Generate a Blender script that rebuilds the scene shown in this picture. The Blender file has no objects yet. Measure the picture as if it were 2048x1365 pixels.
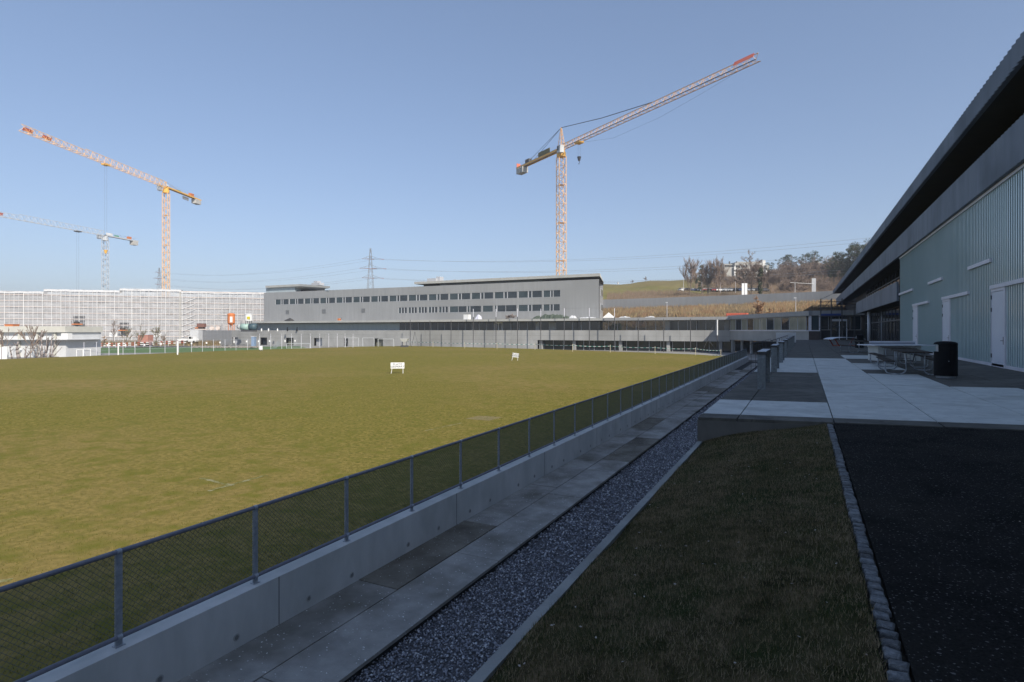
import bpy, math, random
import numpy as np
from mathutils import Vector, Matrix
R = math.radians
random.seed(7); rng = np.random.default_rng(7)
scene = bpy.context.scene
COL = scene.collection

# ------------------------------------------------------------------ camera, world, sun
# world: X to the right of the terrace, Y along the terrace / fence, Z up, terrace floor at Z = 0
FPX, CX, HY, EYE = 1164.0, 1024.0, 661.0, 1.45
TH = math.atan(584 / FPX); SN, CS = math.sin(TH), math.cos(TH)
cam_d = bpy.data.cameras.new('camera'); cam = bpy.data.objects.new('camera', cam_d); COL.objects.link(cam)
cam_d.sensor_width = 36; cam_d.lens = FPX / 2048 * 36; cam_d.shift_y = -21.5 / 2048
cam_d.clip_start = 0.1; cam_d.clip_end = 9000
cam.location = (0, 0, EYE); cam.rotation_euler = (R(90), 0, TH)
scene.camera = cam
PHI, ELEV = R(30), R(33.2)
world = bpy.data.worlds.new("World"); scene.world = world; world.use_nodes = True
wn = world.node_tree; bg = wn.nodes['Background']
sky = wn.nodes.new('ShaderNodeTexSky'); sky.sky_type = 'NISHITA'; sky.sun_disc = False
sky.sun_elevation = ELEV; sky.sun_rotation = math.atan2(math.cos(PHI), -math.sin(PHI))
sky.altitude = 450; sky.air_density = 1.0; sky.dust_density = 0.6; sky.ozone_density = 2.2
# hazy spring sky: the same sky everywhere, its contrast softened and slightly greyed
sc_ = wn.nodes.new('ShaderNodeVectorMath'); sc_.operation = 'SCALE'; sc_.inputs[3].default_value = .167; wn.links.new(sky.outputs[0], sc_.inputs[0])
gm = wn.nodes.new('ShaderNodeGamma'); gm.inputs[1].default_value = .68; wn.links.new(sc_.outputs[0], gm.inputs[0])
tn_ = wn.nodes.new('ShaderNodeVectorMath'); tn_.operation = 'MULTIPLY'; tn_.inputs[1].default_value = (.615*9, .65*9, .745*9); wn.links.new(gm.outputs[0], tn_.inputs[0])
wn.links.new(tn_.outputs[0], bg.inputs[0]); bg.inputs[1].default_value = 0.1
sun_d = bpy.data.lights.new('sun', 'SUN'); sun_d.energy = 4.8; sun_d.angle = R(0.53); sun_d.color = (1, .93, .82)
sun = bpy.data.objects.new('sun', sun_d); COL.objects.link(sun)
sdir = Vector((-math.cos(PHI) * math.cos(ELEV), math.sin(PHI) * math.cos(ELEV), -math.sin(ELEV)))
sun.rotation_euler = sdir.to_track_quat('-Z', 'Y').to_euler(); sun.location = (60, -40, 60)
scene.view_settings.view_transform = 'Standard'; scene.view_settings.look = 'None'
scene.view_settings.gamma = 1; scene.view_settings.use_curve_mapping = False
scene.view_settings.exposure = 0.27

# ------------------------------------------------------------------ helpers: measuring
def wpt(x, z, h): return Vector((x * CS - z * SN, x * SN + z * CS, EYE + h))
def P(px, py, z): return wpt((px - CX) / FPX * z, z, (HY - py) / FPX * z)
def G(px, py, Z=0.0):
    z = (EYE - Z) * FPX / (py - HY); return P(px, py, z)
def zY(px, Y): k = (px - CX) / FPX; return Y / (k * SN + CS)
def zX(px, X): k = (px - CX) / FPX; return X / (k * CS - SN)

class Frame:
    """vertical wall plane: origin O, horizontal direction U, normal N (towards the viewer)"""
    def __init__(s, O, U):
        s.O = Vector((O[0], O[1], 0)); s.U = Vector((U[0], U[1], 0)).normalized()
        s.N = Vector((s.U.y, -s.U.x, 0))
    def pt(s, u, v, w=0): return s.O + s.U * u + s.N * w + Vector((0, 0, v))
    def u(s, px, w=0):
        k = (px - CX) / FPX; d = Vector((k * CS - SN, k * SN + CS)); O = s.O + s.N * w
        # O + U u = d z
        det = d.x * (-s.U.y) + s.U.x * d.y
        z = (O.x * (-s.U.y) + s.U.x * O.y) / det
        return (d.x * z - O.x) * s.U.x + (d.y * z - O.y) * s.U.y
    def z(s, px, w=0):
        p = s.O + s.N * w + s.U * s.u(px, w); return -p.x * SN + p.y * CS
    def v(s, px, py, w=0): return EYE + (HY - py) / FPX * s.z(px, w)

# ------------------------------------------------------------------ helpers: materials
MATS = {}
def M(name, c1, c2=None, scale=3.0, rough=.8, metal=0.0, bump=0.0, bscale=None, detail=6, c3=None, scale3=.3,
      streak=None, lo=.35, hi=.65, lo3=.45, hi3=.7, spec=None, speck=None, c4=None, scale4=1.5, lo4=.45, hi4=.7):
    m = bpy.data.materials.new(name); m.use_nodes = True; nt = m.node_tree; N = nt.nodes; L = nt.links
    b = N['Principled BSDF']; b.inputs['Roughness'].default_value = rough; b.inputs['Metallic'].default_value = metal
    if spec is not None: b.inputs['Specular IOR Level'].default_value = spec
    b.inputs['Base Color'].default_value = (*c1, 1)
    geo = N.new('ShaderNodeNewGeometry'); vec = geo.outputs['Position']
    if streak:
        mp = N.new('ShaderNodeMapping'); mp.inputs['Scale'].default_value = streak; L.new(vec, mp.inputs[0]); svec = mp.outputs[0]
    else: svec = vec
    col = None
    if c2:
        n = N.new('ShaderNodeTexNoise'); n.inputs['Scale'].default_value = scale; n.inputs['Detail'].default_value = detail
        n.inputs['Roughness'].default_value = .62
        L.new(svec, n.inputs['Vector']); r = N.new('ShaderNodeValToRGB')
        r.color_ramp.elements[0].position = lo; r.color_ramp.elements[0].color = (*c1, 1)
        r.color_ramp.elements[1].position = hi; r.color_ramp.elements[1].color = (*c2, 1)
        L.new(n.outputs['Fac'], r.inputs[0]); col = r.outputs[0]
    def overlay(cc, sc, l, h, det=5, v=None):
        nonlocal col
        n = N.new('ShaderNodeTexNoise'); n.inputs['Scale'].default_value = sc; n.inputs['Detail'].default_value = det
        L.new(v or vec, n.inputs['Vector']); mr = N.new('ShaderNodeMapRange')
        mr.inputs['From Min'].default_value = l; mr.inputs['From Max'].default_value = h; L.new(n.outputs['Fac'], mr.inputs[0])
        mx = N.new('ShaderNodeMix'); mx.data_type = 'RGBA'; L.new(mr.outputs[0], mx.inputs[0])
        if col: L.new(col, mx.inputs[6])
        else: mx.inputs[6].default_value = (*c1, 1)
        mx.inputs[7].default_value = (*cc, 1); col = mx.outputs[2]
    if c3: overlay(c3, scale3, lo3, hi3)
    if c4: overlay(c4, scale4, lo4, hi4, 9)
    if speck: overlay(speck[0], speck[1], speck[2], speck[2] + .04, 1)
    if col: L.new(col, b.inputs['Base Color'])
    if bump:
        n = N.new('ShaderNodeTexNoise'); n.inputs['Scale'].default_value = bscale or scale * 4; n.inputs['Detail'].default_value = 8
        L.new(svec if streak else vec, n.inputs['Vector']); bp = N.new('ShaderNodeBump'); bp.inputs['Strength'].default_value = bump
        bp.inputs['Distance'].default_value = .02; L.new(n.outputs['Fac'], bp.inputs['Height']); L.new(bp.outputs[0], b.inputs['Normal'])
    MATS[name] = m; return m
def node_mix_transparent(m, fac):
    nt = m.node_tree; N = nt.nodes; L = nt.links; b = N['Principled BSDF']; o = N['Material Output']
    t = N.new('ShaderNodeBsdfTransparent'); mx = N.new('ShaderNodeMixShader'); mx.inputs[0].default_value = fac
    L.new(t.outputs[0], mx.inputs[1]); L.new(b.outputs[0], mx.inputs[2]); L.new(mx.outputs[0], o.inputs[0]); return mx

# ------------------------------------------------------------------ helpers: meshes and objects
LOCS = {}
class MB:
    def __init__(s): s.v = []; s.f = []; s.m = []
    def quad(s, a, b, c, d, mi=0):
        n = len(s.v); s.v += [tuple(a), tuple(b), tuple(c), tuple(d)]; s.f.append((n, n+1, n+2, n+3)); s.m.append(mi)
    def hexa(s, c, mi=0):
        n = len(s.v); s.v += [tuple(p) for p in c]
        for q in ((0,3,2,1),(4,5,6,7),(0,1,5,4),(1,2,6,5),(2,3,7,6),(3,0,4,7)):
            s.f.append(tuple(n+i for i in q)); s.m.append(mi)
        return s
    def box(s, x0, x1, y0, y1, z0, z1, mi=0):
        return s.hexa([(x0,y0,z0),(x1,y0,z0),(x1,y1,z0),(x0,y1,z0),(x0,y0,z1),(x1,y0,z1),(x1,y1,z1),(x0,y1,z1)], mi)
    def fbox(s, F, u0, u1, v0, v1, w0, w1, mi=0):
        return s.hexa([F.pt(u0,v0,w1),F.pt(u1,v0,w1),F.pt(u1,v0,w0),F.pt(u0,v0,w0),F.pt(u0,v1,w1),F.pt(u1,v1,w1),F.pt(u1,v1,w0),F.pt(u0,v1,w0)], mi)
    def prism(s, poly, z0, z1, mi=0, cap=True):
        n = len(s.v); k = len(poly); zz0 = z0 if hasattr(z0, '__len__') else [z0]*k; zz1 = z1 if hasattr(z1, '__len__') else [z1]*k
        s.v += [(p[0], p[1], zz0[i]) for i, p in enumerate(poly)] + [(p[0], p[1], zz1[i]) for i, p in enumerate(poly)]
        for i in range(k):
            j = (i+1) % k; s.f.append((n+i, n+j, n+k+j, n+k+i)); s.m.append(mi)
        if cap:
            s.f.append(tuple(n+k+i for i in range(k))); s.m.append(mi); s.f.append(tuple(n+k-1-i for i in range(k))); s.m.append(mi)
        return s
    def extr(s, poly, off, mi=0):
        """closed polygon of 3d points extruded by vector off"""
        n = len(s.v); k = len(poly); off = Vector(off)
        s.v += [tuple(Vector(p)) for p in poly] + [tuple(Vector(p) + off) for p in poly]
        for i in range(k):
            j = (i+1) % k; s.f.append((n+i, n+j, n+k+j, n+k+i)); s.m.append(mi)
        s.f.append(tuple(n+k+i for i in range(k))); s.m.append(mi); s.f.append(tuple(n+k-1-i for i in range(k))); s.m.append(mi)
        return s
    def tube(s, a, b, r, n=6, r2=None, mi=0, caps=True):
        a = Vector(a); b = Vector(b); d = b - a
        if d.length < 1e-6: return s
        d.normalize(); up = Vector((0,0,1)) if abs(d.z) < .9 else Vector((1,0,0))
        x = d.cross(up).normalized(); y = d.cross(x); r2 = r if r2 is None else r2; k = len(s.v); o = math.pi / n if n == 4 else 0
        for c, rr in ((a, r), (b, r2)):
            for i in range(n):
                t = 2*math.pi*i/n + o; s.v.append(tuple(c + x*(math.cos(t)*rr) + y*(math.sin(t)*rr)))
        for i in range(n):
            j = (i+1) % n; s.f.append((k+i, k+j, k+n+j, k+n+i)); s.m.append(mi)
        if caps and n > 2:
            s.f.append(tuple(k+n-1-i for i in range(n))); s.m.append(mi); s.f.append(tuple(k+n+i for i in range(n))); s.m.append(mi)
        return s
    def path(s, pts, r, n=6, mi=0):
        for a, b in zip(pts[:-1], pts[1:]): s.tube(a, b, r, n, mi=mi)
        return s
    def lathe(s, c, prof, n=20, mi=0):
        k = len(s.v)
        for r, z in prof:
            for i in range(n):
                t = 2*math.pi*i/n; s.v.append((c[0]+math.cos(t)*r, c[1]+math.sin(t)*r, c[2]+z))
        for j in range(len(prof)-1):
            for i in range(n):
                i2 = (i+1) % n; s.f.append((k+j*n+i, k+j*n+i2, k+(j+1)*n+i2, k+(j+1)*n+i)); s.m.append(mi)
        s.f.append(tuple(k+n-1-i for i in range(n))); s.m.append(mi)
        s.f.append(tuple(k+(len(prof)-1)*n+i for i in range(n))); s.m.append(mi)
        return s
    def mesh(s, name, mats, off=(0,0,0), smooth=False):
        me = bpy.data.meshes.new(name); ox, oy, oz = off
        me.from_pydata([(x-ox, y-oy, z-oz) for x, y, z in s.v], [], s.f)
        if not isinstance(mats, (list, tuple)): mats = [mats]
        for m in mats: me.materials.append(m)
        me.polygons.foreach_set('material_index', s.m)
        if smooth: me.polygons.foreach_set('use_smooth', [True]*len(s.f))
        me.update(); return me
    def build(s, name, mats, parent=None, local=False, smooth=False, loc=None, **kw):
        """verts are world coordinates unless local; origin at the thing's base"""
        if parent is not None:
            off = (0,0,0) if local else LOCS[parent.name]
            o = link(s.mesh(name, mats, off, smooth), name, parent)
        else:
            base = loc if loc is not None else ((0,0,0) if local else (np.mean([p[0] for p in s.v]), np.mean([p[1] for p in s.v]), min(p[2] for p in s.v)))
            off = (0,0,0) if local else base
            o = link(s.mesh(name, mats, off, smooth), name, None, base)
        for k, v in kw.items(): o[k] = v
        return o
def link(me, name, parent=None, loc=(0,0,0)):
    o = bpy.data.objects.new(name, me); COL.objects.link(o)
    if parent is not None:
        o.parent = parent; LOCS[o.name] = LOCS[parent.name]; o.location = loc
    else: o.location = loc; LOCS[o.name] = tuple(loc)
    return o
def tag(o, label=None, cat=None, group=None, kind=None):
    if label: o['label'] = label
    if cat: o['category'] = cat
    if group: o['group'] = group
    if kind: o['kind'] = kind
    return o
def thing(name, label, cat, loc=(0,0,0), rz=0, group=None):
    o = bpy.data.objects.new(name, None); COL.objects.link(o); o.location = loc; o.rotation_euler = (0,0,rz)
    o.empty_display_size = .2; LOCS[o.name] = tuple(loc); return tag(o, label, cat, group)
def struct(mb, name, mat, label=None, parent=None):
    o = mb.build(name, mat, parent); 
    if parent is None: o['kind'] = 'structure'
    if label: o['label'] = label
    return o
def copy_tree(o, loc=None, rz=None, label=None, group=None, scale=None):
    c = o.copy(); COL.objects.link(c)
    if loc is not None: c.location = loc
    if rz is not None: c.rotation_euler = (0,0,rz)
    if scale is not None: c.scale = scale if hasattr(scale, '__len__') else (scale,)*3
    if label: c['label'] = label
    if group: c['group'] = group
    LOCS[c.name] = tuple(c.location)
    def rec(src, dst):
        for ch in src.children:
            d = ch.copy(); COL.objects.link(d); d.parent = dst; rec(ch, d)
    rec(o, c); return c
def soup(name, V, F, mats, mi=None):
    """fast mesh from numpy arrays: V (n,3), F (m,k)"""
    me = bpy.data.meshes.new(name); me.vertices.add(len(V)); me.vertices.foreach_set('co', V.astype(np.float32).ravel())
    k = F.shape[1]; me.loops.add(F.size); me.loops.foreach_set('vertex_index', F.astype(np.int32).ravel())
    me.polygons.add(len(F)); me.polygons.foreach_set('loop_start', np.arange(0, F.size, k, dtype=np.int32))
    for m in (mats if isinstance(mats, (list, tuple)) else [mats]): me.materials.append(m)
    if mi is not None: me.polygons.foreach_set('material_index', mi.astype(np.int32))
    me.update(calc_edges=True); return me
def walls(mb, F, u0, u1, v0, v1, w0, w1, holes, mi=0):
    """wall with rectangular openings (u0,u1,v0,v1)"""
    vs = sorted({v0, v1, *[h[2] for h in holes], *[h[3] for h in holes]})
    vs = [v for v in vs if v0 <= v <= v1]
    for a, b in zip(vs[:-1], vs[1:]):
        mid = (a+b)/2; cuts = sorted([(max(u0,h[0]), min(u1,h[1])) for h in holes if h[2] < mid < h[3] and h[1] > u0 and h[0] < u1]); x = u0
        for c in cuts:
            if c[0] > x + 1e-4: mb.fbox(F, x, c[0], a, b, w0, w1, mi)
            x = max(x, c[1])
        if x < u1 - 1e-4: mb.fbox(F, x, u1, a, b, w0, w1, mi)

# ------------------------------------------------------------------ materials
m_conc = M('concrete', (.52,.54,.53), (.65,.66,.65), 1.3, .85, bump=.15, bscale=30, streak=(1,1,.35), c3=(.42,.44,.42), scale3=.7, lo3=.5, hi3=.85, spec=.2)
m_conc_far = M('facade_concrete', (.33,.33,.32), (.40,.40,.39), .5, .85, streak=(1,1,.5), c3=(.28,.28,.27), scale3=.12, spec=.2)
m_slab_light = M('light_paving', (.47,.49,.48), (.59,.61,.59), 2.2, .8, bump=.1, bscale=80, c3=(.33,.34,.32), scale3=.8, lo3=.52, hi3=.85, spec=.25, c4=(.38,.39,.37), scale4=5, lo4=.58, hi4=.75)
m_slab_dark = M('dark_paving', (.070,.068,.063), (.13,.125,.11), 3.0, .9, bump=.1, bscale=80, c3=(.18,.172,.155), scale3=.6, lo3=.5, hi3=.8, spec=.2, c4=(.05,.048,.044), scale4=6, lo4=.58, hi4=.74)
m_walk = M('walk_slab', (.25,.245,.225), (.38,.37,.345), 1.6, .9, bump=.3, bscale=60, c3=(.14,.13,.105), scale3=.6, lo3=.48, hi3=.70, speck=((.75,.75,.73), 22, .72), spec=.15)
m_walk2 = M('walk_slab_dark', (.14,.125,.10), (.22,.205,.17), 1.8, .9, bump=.3, bscale=60, c3=(.08,.07,.055), scale3=.7, lo3=.48, hi3=.7, speck=((.7,.7,.68), 22, .72), spec=.15)
m_joint = M('joint_dark', (.03,.03,.028), rough=.95)
m_gravelbed = M('gravel_bed', (.07,.07,.075), (.16,.16,.17), 40, .95, bump=.5, bscale=90)
m_st = [M('gravel_stone_%s' % n, c, c2, 9, .8, spec=.3) for n, c, c2 in (('grey', (.21,.22,.25), (.36,.37,.41)), ('dark', (.09,.095,.11), (.18,.185,.20)), ('light', (.52,.53,.56), (.66,.67,.68)))]
m_asph = M('asphalt', (.009,.009,.009), (.030,.029,.028), 60, .95, bump=1.0, bscale=110, c3=(.036,.034,.029), scale3=.5, lo3=.42, hi3=.78, speck=((.17,.17,.17), 60, .68), spec=.05, c4=(.007,.007,.007), scale4=2.2, lo4=.5, hi4=.75)
m_lawn = M('lawn_soil', (.026,.025,.011), (.13,.098,.056), 6, .95, bump=.8, bscale=50, detail=12, c3=(.030,.038,.014), scale3=2.2, lo3=.46, hi3=.68, spec=.05)
m_field = M('field_turf', (.080,.088,.012), (.270,.215,.060), 6.5, .95, bump=1.0, bscale=16, detail=15, c3=(.265,.190,.074), scale3=.06, lo3=.44, hi3=.80, lo=.34, hi=.60, spec=.03, c4=(.155,.145,.030), scale4=1.6, lo4=.46, hi4=.68)
m_blade = [M('blade_%s' % n, c, c2, 1.1, .9, spec=.05) for n, c, c2 in (('olive', (.10,.095,.016), (.15,.125,.03)), ('straw', (.19,.15,.05), (.24,.18,.065)), ('green', (.07,.085,.014), (.10,.105,.02)))]
m_lblade = [M('lawn_blade_%s' % n, c, c2, 1.6, .9, spec=.05) for n, c, c2 in (('olive', (.055,.062,.022), (.09,.085,.036)), ('straw', (.23,.18,.105), (.34,.27,.175)), ('green', (.028,.048,.015), (.05,.072,.024)))]
m_sett = M('granite_sett', (.13,.14,.15), (.27,.28,.29), 30, .9, bump=.9, bscale=70, c3=(.075,.075,.075), scale3=6, lo3=.45, hi3=.75, spec=.15)
m_galv = M('galvanised', (.30,.33,.37), (.48,.51,.55), 14, .5, metal=.4, bump=.05, c3=(.34,.37,.41), scale3=2)
m_pipe = M('blue_grey_pipe', (.15,.165,.215), (.20,.215,.265), 5, .55, metal=.2)
m_wire = M('mesh_wire', (.095,.105,.095), rough=.8, metal=.0)  # wire colour darkened to deepen the shade on the grass behind the fence
m_cap = M('dark_cap', (.035,.035,.037), (.06,.058,.055), 9, .7)
m_black = M('black_paint', (.005,.005,.006), (.008,.008,.009), 4, .7, spec=.15)
m_wood = M('weathered_wood', (.040,.034,.029), (.07,.06,.052), 14, .9, streak=(1,.12,1), bump=.3, spec=.1)
m_panel = M('dark_metal_cladding', (.13,.155,.195), (.185,.215,.26), 1.2, .55, metal=.1, streak=(1,1,.12), c3=(.10,.12,.15), scale3=.35, spec=.3)
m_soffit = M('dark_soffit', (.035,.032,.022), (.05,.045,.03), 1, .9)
m_dglass = M('dark_glass', (.012,.014,.016), rough=.06, spec=.6)
m_fglass = M('window_glass', (.018,.024,.032), (.035,.045,.055), .35, .08, spec=.7)
m_fglass2 = M('window_glass_pale', (.030,.045,.052), (.05,.068,.078), .5, .1, spec=.6)
m_pglass = M('profile_glass', (.50,.61,.61), (.60,.70,.69), .25, .13, spec=1.0, c3=(.44,.56,.56), scale3=.35)
MATS['profile_glass'].node_tree.nodes['Principled BSDF'].inputs['IOR'].default_value = 1.75
m_pjoint = M('glass_joint', (.34,.43,.44), rough=.5)
m_white_metal = M('pale_metal', (.60,.60,.66), (.68,.68,.73), 2, .5, metal=.0)
m_door = M('door_grey', (.58,.61,.68), (.63,.66,.72), 1.2, .5)
m_clad = M('grey_cladding', (.295,.298,.30), (.345,.348,.35), 1.0, .5, metal=.1, streak=(1.6,1.6,.1), c3=(.275,.277,.277), scale3=.07)
m_blueclad = M('blue_grey_cladding', (.36,.42,.45), (.42,.48,.50), 1.4, .5, streak=(2,2,.1))
m_slabedge = M('roof_slab', (.38,.38,.36), (.44,.44,.42), .6, .8)
m_frame = M('window_frame', (.46,.47,.49), rough=.5, metal=.1)
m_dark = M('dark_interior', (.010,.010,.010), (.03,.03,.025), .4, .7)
m_white = M('white_paint', (.78,.78,.77), (.70,.70,.69), 2, .6)
m_paper = M('white_board', (.80,.80,.79), rough=.6)
m_text = M('sign_lettering', (.06,.07,.10), rough=.7)
m_yel = M('crane_yellow', (.80,.45,.09), (.70,.38,.07), 1, .5)
m_pink = M('crane_pale_orange', (.86,.52,.24), (.78,.46,.20), 1, .55)
m_dkst = M('dark_steel', (.06,.06,.065), rough=.6)
m_cwhite = M('crane_white', (.52,.54,.56), (.44,.46,.48), 1, .55)
m_red = M('red_banner', (.70,.17,.10), (.62,.14,.08), 2, .6)
m_orange = M('orange_paint', (.62,.20,.06), (.55,.17,.05), 2, .6)
m_org2 = M('orange_steel', (.30,.055,.03), (.36,.07,.035), 3, .5)
m_block = M('counterweight_concrete', (.48,.47,.44), (.40,.39,.37), 1, .9)
m_green = M('green_panel', (.10,.32,.20), rough=.6)
m_scafsheet = M('white_sheeting', (.52,.52,.535), (.43,.43,.44), .6, .55, bump=.5, bscale=2.2)
m_scafpole = M('scaffold_pole', (.70,.70,.70), rough=.5, metal=.1)
m_scafrail = M('scaffold_toe_board', (.66,.55,.49), (.70,.62,.57), 1.2, .7)
m_site = M('building_shell', (.30,.30,.32), (.38,.38,.39), .3, .9)
m_win_site = M('shell_opening', (.17,.175,.19), rough=.8)
m_yard = M('yard_gravel', (.26,.25,.235), (.34,.33,.31), .8, .95, bump=.2, c3=(.21,.20,.18), scale3=.12)
m_pitch = M('green_pitch', (.075,.145,.040), (.10,.175,.055), 1.5, .9, c3=(.09,.15,.045), scale3=.1)
m_base = M('far_ground', (.10,.095,.045), (.13,.12,.06), .05, .95, spec=.05)
m_hill = M('hill_grass', (.16,.15,.05), (.22,.19,.078), .05, .95, c3=(.20,.16,.07), scale3=.02, spec=.05)
m_scrub = M('scrub_ground', (.12,.095,.06), (.19,.145,.09), .2, .95, spec=.05)
m_straw = [M('dry_stem_%s' % n, c, c2, .7, .9) for n, c, c2 in (('tan', (.27,.205,.105), (.34,.26,.14)), ('brown', (.125,.095,.055), (.19,.14,.085)), ('rust', (.20,.125,.065), (.26,.16,.09)))]
m_bark = M('bark', (.14,.115,.095), (.20,.165,.14), 2, .9)
m_twig = M('twig_brown', (.20,.15,.115), (.27,.20,.16), .5, .9)
m_pine = M('pine_needles', (.035,.05,.022), (.062,.078,.035), .5, .85)
m_dryleaf = M('dry_oak_leaf', (.36,.20,.10), (.46,.28,.15), 1, .85)
m_tarp = M('green_tarp', (.055,.075,.055), (.08,.10,.075), 1, .7)
m_tire = M('tyre_rubber', (.02,.02,.02), rough=.8)
m_line = M('worn_line', (.15,.14,.03), (.34,.32,.20), 5, .95, lo=.42, hi=.66, spec=.05)
m_greytrunk = M('grey_trunk', (.24,.205,.19), (.33,.29,.275), 3, .9, streak=(1,1,.2))
m_greytrunk2 = M('grey_trunk_dark', (.13,.11,.10), (.19,.16,.15), 3, .9, streak=(1,1,.2))
m_beige = M('beige_paint', (.56,.55,.49), (.50,.49,.44), 1, .7)
m_palewall = M('pale_wall', (.60,.61,.62), (.54,.55,.56), .8, .7)

# ================================================================== SETTING: ground sheets
b = MB(); b.quad((-4000,-600,-3.95), (4000,-600,-3.95), (4000,6000,-3.95), (-4000,6000,-3.95)); struct(b, 'ground', m_base)
b = MB(); b.prism([(-8.15,-40), (-8.15,129), (-60,131), (-60,420), (-520,420), (-520,-40)], -3.9, -3.25); struct(b, 'yard_ground', m_yard)
ZF = -2.75
# playing field: a slightly raised plateau, its far rim as measured, with a sloping skirt
rim = [(-700,742), (-300,729), (0,719), (150,713.5), (300,708), (460,701.5), (620,696.8), (720,693.6), (820,692.4), (930,694.6), (1070,698.2), (1220,703), (1330,706.8), (1400,709.8), (1425,711.6)]
rp = [G(x, y, ZF) for x, y in rim]
top = [Vector((-8.15, 99, ZF))] + rp[::-1] + [Vector((-150, -40, ZF)), Vector((-8.15, -40, ZF))]
b = MB(); n = len(top); b.v = [tuple(p) for p in top]; b.f = [tuple(range(n))]; b.m = [0]
cen = Vector((-60, 60, 0))
for p in top:
    d = (p - cen); d.z = 0; d.normalize(); q = p + d * (1.4 if p.x < -8.2 else 0); b.v.append((q.x, q.y, -3.3))
for i in range(n):
    j = (i+1) % n; b.f.append((i, j, n+j, n+i)); b.m.append(0)
field = struct(b, 'playing_field', m_field)
# worn pitch lines and a pale worn patch
def strip(px0, py0, px1, py1, w, name='field_marking', mat=None, dz=.004):
    a = G(px0, py0, ZF); c = G(px1, py1, ZF); d = (c-a); d.z = 0; nrm = Vector((-d.y, d.x, 0)).normalized()*w/2; up = Vector((0,0,dz))
    m = MB(); m.quad(a-nrm+up, c-nrm+up, c+nrm+up, a+nrm+up); return struct(m, name, mat or m_line)
strip(401,956.4,465,971.8,.13); strip(417,983,533,951,.13, dz=.008); strip(850,862,925,846,.12); strip(1228,744,1290,734,.12); strip(-60,1172,24,1160,.13)
b = MB(); q = [G(x, y, ZF) + Vector((0,0,.004)) for x, y in ((930,838),(958,832),(1006,835),(978,842))]; b.quad(*q)
struct(b, 'worn_patch', M('worn_turf', (.17,.14,.045), (.23,.18,.07), 4, .95, bump=.4, bscale=20))
# artificial pitch and road beyond
b = MB(); b.quad(*[G(x, y, -3.242) for x, y in ((60,708),(640,703),(600,693),(190,696.4))]); struct(b, 'artificial_pitch', m_pitch)
b = MB(); b.quad(*[G(x, y, -3.246) for x, y in ((-60,704),(190,696.2),(600,692.8),(590,688.6))]); struct(b, 'site_road', M('site_road_asphalt', (.22,.22,.22), (.30,.30,.29), .5, .9))

# ================================================================== lower walk, wall, gravel
ZW, ZG = -3.47, -3.62
b = MB(); b.prism([(-8.1,-20), (-1.4,-20), (-1.4,99), (-8.1,99)], -3.9, ZG-.03); struct(b, 'gravel_bed', m_gravelbed)
wall = tag(MB().box(-8.15,-7.85,-14,99,-3.9,-2.67).build('field_wall', m_conc), 'long low pale concrete retaining wall under the mesh fence', 'wall')
# the wall's cast segments: recessed dark joints and tie holes
mj = MB().box(-.01,.003,-.006,.006,-.80,-.002).mesh('wall_joint', m_joint)
mh = MB(); mh.tube((0,0,0), (.010,0,0), .055, 16, mi=0); mh.tube((.010,0,0),(.013,0,0), .034, 14, mi=1); mh = mh.mesh('tie_hole', [M('tie_ring', (.40,.41,.40), rough=.9), M('tie_plug', (.22,.225,.22), rough=.9)])
for i, yj in enumerate(np.arange((zX(557,-7.85)-7.85*SN)/CS-16.7, 95, 5.57)):
    link(mj, 'wall_joint', wall, (-7.85 - LOCS[wall.name][0], yj - LOCS[wall.name][1], -2.67 - LOCS[wall.name][2]))
    for dy in (.65, 1.75, 3.55, 4.75):
        if yj < 60: link(mh, 'tie_hole', wall, (-7.85 - LOCS[wall.name][0], yj + dy - LOCS[wall.name][1], -3.30 - LOCS[wall.name][2]))
# walk: two strips of concrete slabs
walk = struct(MB().box(-7.85,-5.86,-14,99,-3.88,ZW-.06), 'walkway', m_joint)
k = 0
for col, (x0, x1, L, off, dz) in enumerate(((-7.845,-6.905,4.0,.9,0), (-6.895,-5.84,5.2,2.2,-.012))):
    for i in range(22):
        y0 = -12 + off + i*L
        if y0 + L > 98: break
        b = MB(); j = rng.uniform(-.006,.006)
        b.prism([(x0,y0+.008), (x1,y0+.008), (x1,y0+L-.008), (x0,y0+L-.008)], ZW-.058+dz, ZW+dz+j)
        b.build('walk_slab', m_walk2 if (i*3+col*2) % 5 in (0,) else m_walk, walk)
# stones of the gravel strip: real stones near, coarser further off
def stones(n, x0, x1, y0, y1, smin, smax, z):
    base = np.array([[1,0,0],[-1,0,0],[0,1,0],[0,-1,0],[0,0,1],[0,0,-1]], float)
    fc = np.array([[0,2,4],[2,1,4],[1,3,4],[3,0,4],[2,0,5],[1,2,5],[3,1,5],[0,3,5]])
    s = rng.uniform(smin, smax, (n,1,1)) * rng.uniform(.6,1.3,(n,1,3)); s[:,:,2] *= .75
    p = base[None] * s + rng.normal(0, .12, (n,6,3)) * s
    a = rng.uniform(0, 2*np.pi, n); c, t = np.cos(a), np.sin(a)
    x = p[:,:,0]*c[:,None] - p[:,:,1]*t[:,None]; y = p[:,:,0]*t[:,None] + p[:,:,1]*c[:,None]
    tl = rng.uniform(-.5,.5,n)[:,None]; zz = p[:,:,2] + x*tl
    V = np.stack([x + rng.uniform(x0,x1,(n,1)), y + rng.uniform(y0,y1,(n,1)), zz + z + rng.uniform(-.012,.022,(n,1))], -1)
    F = (fc[None] + 6*np.arange(n)[:,None,None]).reshape(-1,3)
    return V.reshape(-1,3), F, np.repeat(rng.choice(3, n, p=[.55,.30,.15]), 8)
Vs, Fs, Ms = [], [], []; off = 0
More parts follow.
